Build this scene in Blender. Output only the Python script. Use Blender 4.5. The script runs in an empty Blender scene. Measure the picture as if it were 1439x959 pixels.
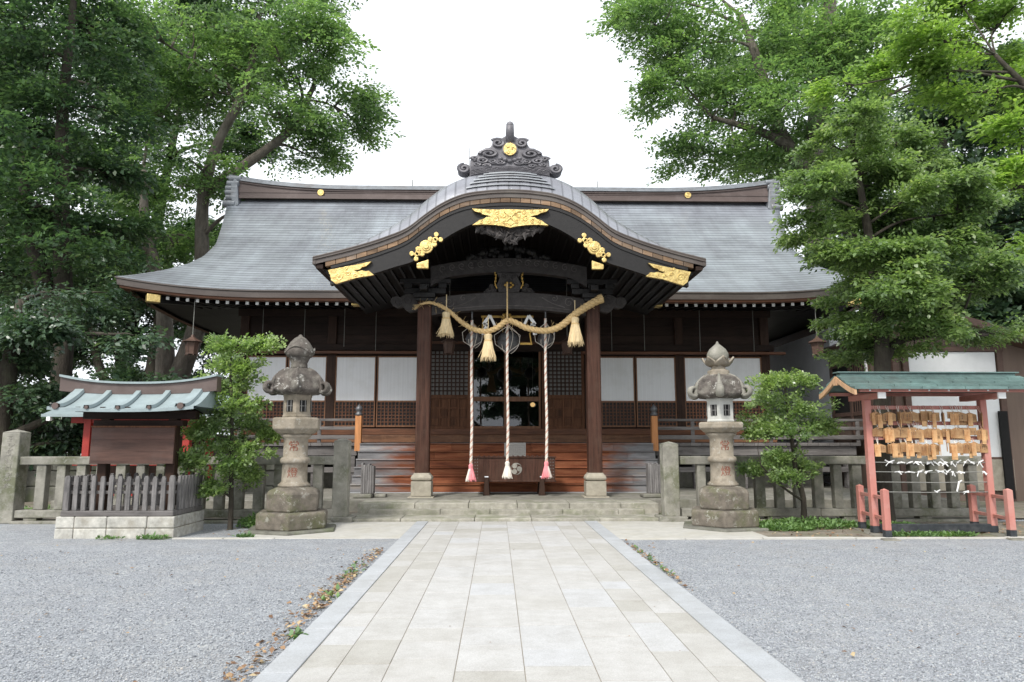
import bpy, bmesh, math, random
import numpy as np
from mathutils import Vector, Matrix
R = math.radians
random.seed(7); RNG = np.random.default_rng(7)
sc = bpy.context.scene
COL = sc.collection

# ------------------------------------------------------------------ camera
cd = bpy.data.cameras.new('camera'); cam = bpy.data.objects.new('camera', cd); COL.objects.link(cam)
cd.sensor_width = 36; cd.lens = 36 * 1000 / 1439; cd.clip_start = .05; cd.clip_end = 1000
cam.location = (-0.15, 0, 1.5)
cam.rotation_euler = (R(90) + math.atan(.1445), 0, R(-1.2))
sc.camera = cam
# ------------------------------------------------------------------ sky, sun, exposure (bright overcast)
SUN_EL, SUN_AZ = R(46), R(207)
wd = bpy.data.worlds.new('World'); sc.world = wd; wd.use_nodes = True
wn, wl = wd.node_tree.nodes, wd.node_tree.links
wn.clear()
sky = wn.new('ShaderNodeTexSky'); sky.sky_type = 'NISHITA'; sky.sun_disc = False
sky.sun_elevation = SUN_EL; sky.sun_rotation = SUN_AZ; sky.dust_density = 4; sky.air_density = 1.2
hs = wn.new('ShaderNodeHueSaturation'); hs.inputs['Saturation'].default_value = .25
mx = wn.new('ShaderNodeMix'); mx.data_type = 'RGBA'; mx.inputs[0].default_value = .72
mx.inputs[7].default_value = (9.2, 9.6, 10.2, 1)          # even white cloud cover
bg = wn.new('ShaderNodeBackground'); bg.inputs['Strength'].default_value = .105
wo = wn.new('ShaderNodeOutputWorld')
wl.new(sky.outputs[0], hs.inputs['Color']); wl.new(hs.outputs[0], mx.inputs[6])
wl.new(mx.outputs[2], bg.inputs[0]); wl.new(bg.outputs[0], wo.inputs[0])
sd = bpy.data.lights.new('sun', 'SUN'); sun = bpy.data.objects.new('sun', sd); COL.objects.link(sun)
sd.energy = 2.0; sd.angle = R(10); sd.color = (1, .96, .9)
sv = Vector((math.sin(SUN_AZ) * math.cos(SUN_EL), math.cos(SUN_AZ) * math.cos(SUN_EL), math.sin(SUN_EL)))
sun.rotation_euler = (-sv).to_track_quat('-Z', 'Y').to_euler()
sc.view_settings.view_transform = 'Standard'; sc.view_settings.look = 'None'
sc.view_settings.gamma = 1; sc.view_settings.use_curve_mapping = False
sc.view_settings.exposure = .78
sc.render.engine = 'CYCLES'
sc.cycles.max_bounces = 8; sc.cycles.diffuse_bounces = 5; sc.cycles.transparent_max_bounces = 8
sc.cycles.use_denoising = True

# ------------------------------------------------------------------ materials
def nt(name):
    m = bpy.data.materials.new(name); m.use_nodes = True
    t = m.node_tree; t.nodes.clear()
    out = t.nodes.new('ShaderNodeOutputMaterial'); b = t.nodes.new('ShaderNodeBsdfPrincipled')
    t.links.new(b.outputs[0], out.inputs[0])
    return m, t.nodes, t.links, b, out
def c4(c): return (c[0], c[1], c[2], 1)
def noise(n, l, src, scale, det=4, rough=.6, stretch=None):
    if stretch:
        mp = n.new('ShaderNodeMapping'); mp.inputs['Scale'].default_value = stretch
        l.new(src, mp.inputs[0]); src = mp.outputs[0]
    t = n.new('ShaderNodeTexNoise'); t.inputs['Scale'].default_value = scale
    t.inputs['Detail'].default_value = det; t.inputs['Roughness'].default_value = rough
    l.new(src, t.inputs['Vector']); return t.outputs['Fac']
def ramp(n, l, src, stops):
    r = n.new('ShaderNodeValToRGB'); e = r.color_ramp.elements
    while len(e) < len(stops): e.new(.5)
    for k, (p, c) in enumerate(stops): e[k].position = p; e[k].color = c4(c)
    l.new(src, r.inputs[0]); return r.outputs[0]
def mixc(n, l, fac, a, b, mode='MIX'):
    m = n.new('ShaderNodeMix'); m.data_type = 'RGBA'; m.blend_type = mode
    for v, k in ((fac, 0), (a, 6), (b, 7)):
        if isinstance(v, (int, float)): m.inputs[k].default_value = v
        elif isinstance(v, tuple): m.inputs[k].default_value = c4(v)
        else: l.new(v, m.inputs[k])
    return m.outputs[2]
def math_(n, l, op, a, b=None, clamp=False):
    m = n.new('ShaderNodeMath'); m.operation = op; m.use_clamp = clamp
    for k, v in enumerate((a, b)):
        if v is None: continue
        if isinstance(v, (int, float)): m.inputs[k].default_value = v
        else: l.new(v, m.inputs[k])
    return m.outputs[0]
def bump(n, l, b, h, st, dist=.02):
    x = n.new('ShaderNodeBump'); x.inputs['Strength'].default_value = st; x.inputs['Distance'].default_value = dist
    l.new(h, x.inputs['Height']); l.new(x.outputs[0], b.inputs['Normal'])
def mul(c, k): return tuple(v * k for v in c)
def M(name, col, rough=.7, var=.3, sc_=6, stretch=None, bst=.3, bsc=30, metal=0, spec=.35, col2=None, stain=None, stain_sc=1.2, stain_amt=.5, island=.0, bd=.012, lichen=None):
    m, n, l, b, out = nt(name)
    co = n.new('ShaderNodeTexCoord').outputs['Object']
    c = ramp(n, l, noise(n, l, co, sc_, 6, .65, stretch), [(.3, mul(col, 1 - var)), (.7, col2 or mul(col, 1 + var))])
    if stain:
        f = ramp(n, l, noise(n, l, co, stain_sc, 5, .7), [(.48, (0, 0, 0)), (.66, (stain_amt,) * 3)])
        c = mixc(n, l, f, c, stain)
    if lichen:
        f = math_(n, l, 'MULTIPLY', ramp(n, l, noise(n, l, co, lichen[1], 5, .75), [(.56, (0, 0, 0)), (.6, (1, 1, 1))]), ramp(n, l, noise(n, l, co, lichen[1] * .3, 2, .5), [(.42, (0, 0, 0)), (.6, (lichen[2],) * 3)]))
        c = mixc(n, l, f, c, lichen[0])
    if island:
        g = n.new('ShaderNodeNewGeometry').outputs['Random Per Island']
        c = mixc(n, l, 1.0, c, ramp(n, l, g, [(0, (1 - island,) * 3), (1, (1 + island,) * 3)]), 'MULTIPLY')
    l.new(c, b.inputs['Base Color'])
    b.inputs['Roughness'].default_value = rough; b.inputs['Metallic'].default_value = metal
    b.inputs['Specular IOR Level'].default_value = spec
    if bst: bump(n, l, b, noise(n, l, co, bsc, 5, .7, stretch), bst, bd)
    return m
WX, WZ, WY = (.12, 1, 1), (1, 1, .1), (1, .12, 1)
MT = {}
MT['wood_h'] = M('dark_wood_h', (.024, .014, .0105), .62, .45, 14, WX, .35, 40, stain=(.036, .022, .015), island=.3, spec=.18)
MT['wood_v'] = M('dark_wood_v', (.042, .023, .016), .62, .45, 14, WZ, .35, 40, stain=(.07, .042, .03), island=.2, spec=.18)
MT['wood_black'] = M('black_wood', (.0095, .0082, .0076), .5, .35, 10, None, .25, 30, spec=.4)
MT['pillar'] = M('pillar_wood', (.06, .028, .019), .52, .55, 20, (1, 1, .06), .6, 40, stain=(.085, .05, .036), stain_sc=2.5, spec=.18)
MT['brown'] = M('brown_wood', (.115, .05, .025), .6, .45, 16, WZ, .3, 40, island=.3, spec=.2)
MT['brown_h'] = M('brown_wood_h', (.11, .045, .022), .55, .4, 16, WX, .3, 40, island=.2)
MT['newwood'] = M('new_wood', (.5, .22, .085), .6, .25, 16, WZ, .2, 40)
MT['door_wood'] = M('door_wood', (.19, .09, .045), .5, .35, 16, WZ, .3, 40, island=.15)
MT['sill_wood'] = M('sill_wood', (.15, .07, .036), .55, .5, 9, (.1, 1, 1.6), .4, 40, stain=(.26, .13, .065), stain_sc=3)
MT['pale_wood'] = M('pale_new_wood', (.5, .31, .18), .6, .2, 16, WZ, .2, 40)
MT['board'] = M('notice_wood', (.075, .038, .028), .6, .4, 12, WX, .35, 40, stain=(.1, .065, .055), island=.1)
MT['edgewood'] = M('edge_wood', (.19, .12, .07), .65, .4, 14, WX, .3, 40, stain=(.2, .185, .17), island=.35)
MT['grey_wood'] = M('grey_wood', (.13, .12, .115), .85, .45, 14, WX, .5, 40, stain=(.2, .19, .185), island=.2)
MT['grey_wood_v'] = M('grey_wood_v', (.185, .175, .17), .85, .55, 16, WZ, .7, 40, stain=(.07, .07, .07), stain_sc=4, island=.2)
MT['stone'] = M('grey_stone', (.22, .21, .18), .9, .35, 5, None, .5, 60, stain=(.12, .125, .085), stain_sc=1.6, stain_amt=.7)
MT['stone_dk'] = M('dark_stone', (.15, .148, .125), .92, .4, 4, None, .55, 60, stain=(.1, .115, .06), stain_sc=1.8, stain_amt=.8)
MT['fence_stone'] = M('fence_stone', (.25, .24, .205), .92, .35, 4, None, .5, 70, stain=(.09, .1, .05), stain_sc=1.8, stain_amt=.8, island=.15, lichen=((.33, .33, .3), 12, .5))
MT['lantern'] = M('lantern_stone', (.27, .235, .185), .92, .28, 6, None, .45, 70, stain=(.15, .125, .085), stain_sc=2.6, stain_amt=.7, lichen=((.38, .37, .33), 14, .6))
MT['lantern_dk'] = M('lantern_stone_dark', (.09, .078, .068), .92, .55, 7, None, .7, 60, stain=(.2, .19, .16), stain_sc=5.5, stain_amt=.6, lichen=((.46, .45, .41), 9, .85))
MT['lantern_base'] = M('lantern_base_stone', (.145, .126, .102), .92, .4, 7, None, .5, 60, stain=(.1, .105, .05), stain_sc=2.6, stain_amt=.85, lichen=((.34, .33, .29), 11, .7))
MT['lantern_white'] = M('lantern_white_stone', (.46, .46, .425), .85, .12, 8, None, .25, 80)
MT['plinth'] = M('plinth_stone', (.33, .3, .24), .9, .2, 8, None, .35, 70, stain=(.28, .26, .2), stain_sc=3)
MT['concrete'] = M('pale_concrete', (.43, .42, .385), .92, .12, 5, None, .3, 90, stain=(.38, .36, .3), stain_sc=1.5, stain_amt=.6)
MT['block'] = M('block_stone', (.44, .43, .39), .9, .3, 9, None, .5, 70, stain=(.27, .245, .19), stain_sc=3.2, stain_amt=.6, island=.1)
MT['mortar'] = M('mortar', (.25, .225, .185), .95, .2)
MT['earth'] = M('earth', (.2, .175, .14), .95, .4, 3, None, .6, 30, stain=(.1, .13, .05), stain_sc=.8, stain_amt=.6)
MT['gold'] = M('gilt_metal', (.66, .5, .2), .36, .2, 14, None, .4, 16, metal=.85, spec=.5, bd=.03, stain=(.36, .22, .07), stain_sc=11, stain_amt=.75)  # stain colour paints in the dark of hollows in the chased relief
MT['gold_dk'] = M('dull_gilt', (.5, .32, .09), .4, .3, 14, None, .4, 40, metal=.8)
MT['carve'] = M('carved_wood', (.04, .035, .033), .6, .4, 9, None, .6, 18, bd=.03)
MT['carve_lt'] = M('carved_relief', (.1, .09, .085), .6, .3, 9, None, .4, 18)
MT['copper_grey'] = M('grey_copper', (.2, .215, .23), .42, .25, 5, None, .2, 20, metal=.2, spec=.5, stain=(.13, .11, .1), stain_sc=1.2)
MT['copper_brown'] = M('brown_copper', (.09, .064, .056), .5, .2, 4, WX, .15, 20, spec=.45, stain=(.16, .125, .115), stain_sc=1)
MT['copper_dark'] = M('dark_copper', (.075, .06, .052), .45, .25, 6, WX, .15, 20, spec=.5, stain=(.13, .115, .1), stain_sc=1.3)
MT['verdigris'] = M('verdigris_copper', (.25, .305, .315), .55, .15, 5, None, .15, 24, spec=.4, stain=(.25, .3, .29), stain_sc=1.5)
MT['verdigris_dk'] = M('dark_verdigris', (.1, .16, .15), .55, .3, 5, None, .15, 24, spec=.4, island=.22, stain=(.09, .1, .09))
MT['orn'] = M('ornament_copper', (.13, .125, .135), .5, .3, 6, None, .4, 24, metal=.15, spec=.5)
MT['straw'] = M('rice_straw', (.6, .43, .21), .75, .3, 30, None, .8, 60, bd=.01)
MT['straw_lt'] = M('pale_straw', (.68, .54, .32), .75, .25, 40, (1, 1, .1), .7, 60)
MT['white_cord'] = M('white_cord', (.72, .67, .6), .8, .1, 30, None, .3, 60)
MT['red_cord'] = M('red_cord', (.58, .36, .28), .8, .2, 30, None, .3, 60)
MT['pink'] = M('pink_thread', (.8, .28, .3), .8, .3, 30, WZ, .4, 60)
MT['paper'] = M('white_paper', (.82, .82, .8), .8, .04, 8, None, 0)
MT['shoji'] = M('shoji_paper', (.8, .81, .815), .75, .06, 26, (1, 1, .015), .15, 12, stain=(.7, .7, .68), stain_sc=1.6, stain_amt=.5)
MT['vermilion'] = M('faded_vermilion', (.46, .19, .155), .6, .16, 6, WZ, .15, 30, stain=(.5, .29, .25), stain_sc=2, island=.06)
MT['red'] = M('red_paint', (.33, .035, .026), .5, .15, 6)
MT['blackpaint'] = M('black_paint', (.03, .035, .04), .7, .3, 10, None, .3, 40, stain=(.09, .09, .09), stain_sc=5)
MT['iron'] = M('dark_iron', (.13, .133, .14), .45, .3, 12, None, .2, 40, metal=.4, spec=.5)
MT['wire'] = M('grey_wire', (.22, .22, .2), .6, .2)
MT['ema'] = M('plaque_wood', (.52, .32, .155), .65, .35, 10, WX, .2, 40, stain=(.27, .11, .035), stain_sc=2.5, stain_amt=.8, island=.55)
MT['plaster'] = M('white_plaster', (.74, .75, .75), .9, .05, 4, None, .15, 60)
MT['plaster_grey'] = M('grey_plaster', (.72, .74, .77), .9, .06, 3, None, .15, 60)
MT['siding'] = M('brown_siding', (.17, .125, .1), .8, .15, 5, WZ, .2, 40)
MT['brown_trim'] = M('brown_trim', (.1, .06, .045), .6, .2, 8)
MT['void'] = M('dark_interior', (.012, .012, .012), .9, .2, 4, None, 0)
MT['paint_red'] = M('red_inscription', (.2, .07, .045), .85, .3, 12, None, 0)
MT['bark'] = M('grey_bark', (.125, .108, .09), .95, .45, 7, (1, 1, .25), 1, 16, bd=.05, stain=(.2, .19, .165), stain_sc=1.5)
MT['bark_dk'] = M('dark_bark', (.05, .042, .033), .95, .45, 7, (1, 1, .25), 1, 16, bd=.04, stain=(.09, .1, .06), stain_sc=1.8)
MT['emblem'] = M('faded_white_paint', (.3, .285, .25), .85, .25, 14, None, 0)
MT['tin'] = M('grey_tin', (.2, .195, .185), .7, .3, 60, None, .3, 60)

def stairs_mat():      # red-brown boards bleached grey and blue towards the rained-on ends
    m, n, l, b, out = nt('stair_boards')
    co = n.new('ShaderNodeTexCoord').outputs['Object']
    red = ramp(n, l, noise(n, l, co, 9, 6, .7, WX), [(.3, (.1, .032, .018)), (.5, (.22, .075, .035)), (.75, (.33, .14, .07))])
    grey = ramp(n, l, noise(n, l, co, 7, 6, .7, WX), [(.3, (.12, .118, .12)), (.55, (.24, .236, .24)), (.75, (.34, .28, .22))])
    sx = n.new('ShaderNodeSeparateXYZ'); l.new(co, sx.inputs[0])
    ax = math_(n, l, 'ABSOLUTE', sx.outputs[0])
    w = math_(n, l, 'ADD', ax, math_(n, l, 'MULTIPLY', math_(n, l, 'SUBTRACT', noise(n, l, co, 2.2, 4, .6, (.5, 1, 2.5)), .5), 3.6))
    mr = n.new('ShaderNodeMapRange'); mr.inputs[1].default_value = 2.35; mr.inputs[2].default_value = 3.5
    l.new(w, mr.inputs[0])
    c = mixc(n, l, mr.outputs[0], red, grey)
    g = n.new('ShaderNodeNewGeometry').outputs['Random Per Island']
    c = mixc(n, l, 1.0, c, ramp(n, l, g, [(0, (.65,) * 3), (1, (1.25,) * 3)]), 'MULTIPLY')
    l.new(c, b.inputs['Base Color']); b.inputs['Roughness'].default_value = .75; b.inputs['Specular IOR Level'].default_value = .2
    bump(n, l, b, noise(n, l, co, 30, 5, .7, WX), .4, .012)
    return m
MT['stairs'] = stairs_mat()

def roof_mat(name, base, row=.215, line=.5):
    m, n, l, b, out = nt(name)
    uv = n.new('ShaderNodeUVMap').outputs[0]; co = n.new('ShaderNodeTexCoord').outputs['Object']
    sx = n.new('ShaderNodeSeparateXYZ'); l.new(uv, sx.inputs[0])
    wob = math_(n, l, 'MULTIPLY', math_(n, l, 'SUBTRACT', noise(n, l, co, 1.3, 3), .5), .03)
    v = math_(n, l, 'DIVIDE', math_(n, l, 'ADD', sx.outputs[1], wob), row)
    fr = math_(n, l, 'FRACT', v); fl = math_(n, l, 'FLOOR', v)
    wn_ = n.new('ShaderNodeTexWhiteNoise'); wn_.noise_dimensions = '2D'
    u = math_(n, l, 'FLOOR', math_(n, l, 'ADD', math_(n, l, 'DIVIDE', sx.outputs[0], .9), math_(n, l, 'MULTIPLY', fl, .37)))
    cb = n.new('ShaderNodeCombineXYZ'); l.new(u, cb.inputs[0]); l.new(fl, cb.inputs[1]); l.new(cb.outputs[0], wn_.inputs['Vector'])
    c = ramp(n, l, wn_.outputs['Value'], [(0, mul(base, .9)), (1, mul(base, 1.08))])
    lap = ramp(n, l, fr, [(0, (line,) * 3), (.13, (line,) * 3), (.24, (1, 1, 1))])
    c = mixc(n, l, 1., c, lap, 'MULTIPLY')
    st = ramp(n, l, noise(n, l, co, .55, 6, .7), [(.35, (.78, .77, .79)), (.65, (1.15, 1.17, 1.17))])
    c = mixc(n, l, 1., c, st, 'MULTIPLY')
    sp = ramp(n, l, noise(n, l, co, 9, 3, .7), [(.68, (0, 0, 0)), (.76, (.45,) * 3)])
    c = mixc(n, l, sp, c, (.55, .58, .58))
    sk = ramp(n, l, noise(n, l, uv, 1.0, 5, .7, (2.6, .22, 1)), [(.38, (.9, .89, .9)), (.62, (1.06, 1.07, 1.08))])
    c = mixc(n, l, 1., c, sk, 'MULTIPLY')
    l.new(c, b.inputs['Base Color'])
    b.inputs['Roughness'].default_value = .36; b.inputs['Metallic'].default_value = .25; b.inputs['Specular IOR Level'].default_value = .55
    h = math_(n, l, 'ADD', math_(n, l, 'MULTIPLY', fr, -.8), math_(n, l, 'MULTIPLY', noise(n, l, co, 5, 3), .5))
    bump(n, l, b, h, .35, .03)
    return m
MT['roof'] = roof_mat('copper_roof', (.295, .315, .34), line=.4)
MT['roof_porch'] = roof_mat('copper_porch_roof', (.25, .255, .275), row=.24, line=.62)

def gravel_mat():
    m, n, l, b, out = nt('gravel')
    co = n.new('ShaderNodeTexCoord').outputs['Object']
    v = n.new('ShaderNodeTexVoronoi'); v.inputs['Scale'].default_value = 60; v.inputs['Randomness'].default_value = 1
    wv = n.new('ShaderNodeTexNoise'); wv.inputs['Scale'].default_value = 40
    l.new(co, wv.inputs['Vector'])
    add = n.new('ShaderNodeMix'); add.data_type = 'VECTOR'; add.inputs[0].default_value = .012
    l.new(co, add.inputs[4]); l.new(wv.outputs['Color'], add.inputs[5]); l.new(add.outputs[1], v.inputs['Vector'])
    sx = n.new('ShaderNodeSeparateColor'); l.new(v.outputs['Color'], sx.inputs[0])
    c = ramp(n, l, sx.outputs[0], [(0, (.2, .212, .23)), (.22, (.29, .307, .33)), (.8, (.355, .375, .4)), (.95, (.43, .445, .465)), (1, (.5, .5, .49))])
    gap = ramp(n, l, v.outputs['Distance'], [(.35, (1, 1, 1)), (.75, (.7, .69, .68))])
    c = mixc(n, l, 1., c, gap, 'MULTIPLY')
    dirt = ramp(n, l, noise(n, l, co, .7, 6, .7), [(.5, (0, 0, 0)), (.75, (.7,) * 3)])
    c = mixc(n, l, dirt, c, (.3, .295, .285))
    c = mixc(n, l, 1., c, ramp(n, l, noise(n, l, co, 2.3, 6, .75), [(.3, (.84, .84, .85)), (.7, (1.12, 1.12, 1.1))]), 'MULTIPLY')
    l.new(c, b.inputs['Base Color']); b.inputs['Roughness'].default_value = .9; b.inputs['Specular IOR Level'].default_value = .25
    h = math_(n, l, 'ADD', math_(n, l, 'MULTIPLY', v.outputs['Distance'], -1.), math_(n, l, 'MULTIPLY', sx.outputs[1], .5))
    bump(n, l, b, h, .6, .012)
    return m
MT['gravel'] = gravel_mat()
def pebble_mat():
    m, n, l, b, out = nt('pebbles')
    g = n.new('ShaderNodeNewGeometry').outputs['Random Per Island']
    c = ramp(n, l, g, [(0, (.15, .162, .18)), (.3, (.28, .297, .32)), (.8, (.36, .38, .405)), (.97, (.46, .475, .49)), (1, (.4, .36, .32))])
    l.new(c, b.inputs['Base Color']); b.inputs['Roughness'].default_value = .85
    return m
MT['pebbles'] = pebble_mat()
def slab_mat(name, stops, bs=.25):
    m, n, l, b, out = nt(name)
    co = n.new('ShaderNodeTexCoord').outputs['Object']
    g = n.new('ShaderNodeNewGeometry').outputs['Random Per Island']
    c = ramp(n, l, g, stops)
    c = mixc(n, l, 1., c, ramp(n, l, noise(n, l, co, 3.5, 6, .7), [(.3, (.88, .87, .85)), (.7, (1.07,) * 3)]), 'MULTIPLY')
    c = mixc(n, l, 1., c, ramp(n, l, noise(n, l, co, .9, 7, .75), [(.3, (.9, .89, .87)), (.5, (1, 1, 1))]), 'MULTIPLY')
    sp = ramp(n, l, noise(n, l, co, 120, 2, .5), [(.3, (.85,) * 3), (.7, (1.1,) * 3)])
    c = mixc(n, l, 1., c, sp, 'MULTIPLY')
    pit = ramp(n, l, noise(n, l, co, 34, 2, .4), [(.73, (0, 0, 0)), (.76, (.5,) * 3)])
    c = mixc(n, l, pit, c, (.3, .28, .24))
    l.new(c, b.inputs['Base Color']); b.inputs['Roughness'].default_value = .8; b.inputs['Specular IOR Level'].default_value = .3
    bump(n, l, b, noise(n, l, co, 70, 4, .7), bs, .006)
    return m
MT['slab'] = slab_mat('path_slab', [(0, (.425, .418, .398)), (.3, (.442, .436, .422)), (.7, (.452, .449, .44)), (1, (.442, .448, .455))])
MT['slab_tan'] = slab_mat('path_slab_tan', [(0, (.385, .376, .348)), (.5, (.41, .402, .38)), (1, (.43, .425, .41))])
MT['kerb'] = slab_mat('kerb_granite', [(0, (.37, .387, .405)), (1, (.41, .425, .44))])
MT['step'] = M('step_stone', (.3, .285, .24), .9, .3, 5, None, .7, 50, stain=(.17, .18, .11), stain_sc=2.2, stain_amt=.8, island=.12, lichen=((.4, .39, .34), 10, .5))

def glass_mat():
    m, n, l, b, out = nt('dark_glass')
    n.remove(b)
    tr = n.new('ShaderNodeBsdfTransparent'); tr.inputs[0].default_value = (.72, .75, .74, 1)
    gl = n.new('ShaderNodeBsdfGlossy'); gl.inputs['Roughness'].default_value = .01; gl.inputs[0].default_value = (.95, .97, 1, 1)
    fr = n.new('ShaderNodeFresnel'); fr.inputs[0].default_value = 1.85
    mxs = n.new('ShaderNodeMixShader'); l.new(fr.outputs[0], mxs.inputs[0])
    l.new(tr.outputs[0], mxs.inputs[1]); l.new(gl.outputs[0], mxs.inputs[2]); l.new(mxs.outputs[0], out.inputs[0])
    return m
MT['glass'] = glass_mat()
def lamp_mat():
    m, n, l, b, out = nt('lit_lamp')
    b.inputs['Base Color'].default_value = (1, .75, .4, 1)
    b.inputs['Emission Color'].default_value = (1, .62, .25, 1); b.inputs['Emission Strength'].default_value = .6
    return m
MT['lamp'] = lamp_mat()

def leaf_mat(name, dark, light, young, gloss=.45, trans=.35):
    m, n, l, b, out = nt(name)
    g = n.new('ShaderNodeNewGeometry').outputs['Random Per Island']
    co = n.new('ShaderNodeTexCoord').outputs['Object']
    c = ramp(n, l, g, [(0, dark), (.55, light), (.93, mul(light, 1.25)), (1, young)])
    cl = ramp(n, l, noise(n, l, co, .8, 3, .6), [(.35, (.75, .8, .8)), (.65, (1.25, 1.2, 1.0))])
    c = mixc(n, l, 1., c, cl, 'MULTIPLY')
    l.new(c, b.inputs['Base Color']); b.inputs['Roughness'].default_value = gloss; b.inputs['Specular IOR Level'].default_value = .7
    t = n.new('ShaderNodeBsdfTranslucent')
    l.new(mixc(n, l, 1., c, (1.5, 1.65, .85), 'MULTIPLY'), t.inputs[0])
    s = n.new('ShaderNodeMixShader'); s.inputs[0].default_value = trans
    l.new(b.outputs[0], s.inputs[1]); l.new(t.outputs[0], s.inputs[2]); l.new(s.outputs[0], out.inputs[0])
    return m
MT['leaf_zelkova'] = leaf_mat('zelkova_leaf', (.072, .13, .066), (.16, .25, .12), (.26, .33, .17), .36, .5)
MT['leaf_camphor'] = leaf_mat('camphor_leaf', (.032, .066, .042), (.074, .13, .07), (.13, .18, .095), .34, .4)
MT['leaf_dark'] = leaf_mat('dark_evergreen_leaf', (.03, .062, .042), (.064, .108, .066), (.1, .14, .075), .35, .25)
MT['leaf_bright'] = leaf_mat('bright_maple_leaf', (.13, .22, .06), (.23, .34, .095), (.3, .37, .14), .5, .45)
MT['leaf_holly'] = leaf_mat('holly_leaf', (.08, .13, .06), (.19, .27, .125), (.3, .35, .18), .32, .48)
MT['leaf_shrub'] = leaf_mat('shrub_leaf', (.1, .165, .06), (.24, .33, .14), (.4, .46, .24), .3, .45)
MT['leaf_weed'] = leaf_mat('weed_leaf', (.08, .15, .055), (.14, .24, .09), (.2, .28, .1), .6, .3)
def litter_mat():
    m, n, l, b, out = nt('dead_leaf')
    g = n.new('ShaderNodeNewGeometry').outputs['Random Per Island']
    l.new(ramp(n, l, g, [(0, (.12, .065, .035)), (.4, (.24, .14, .075)), (.75, (.36, .25, .14)), (1, (.45, .38, .23))]), b.inputs['Base Color'])
    b.inputs['Roughness'].default_value = .8
    return m
MT['litter'] = litter_mat()
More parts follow.
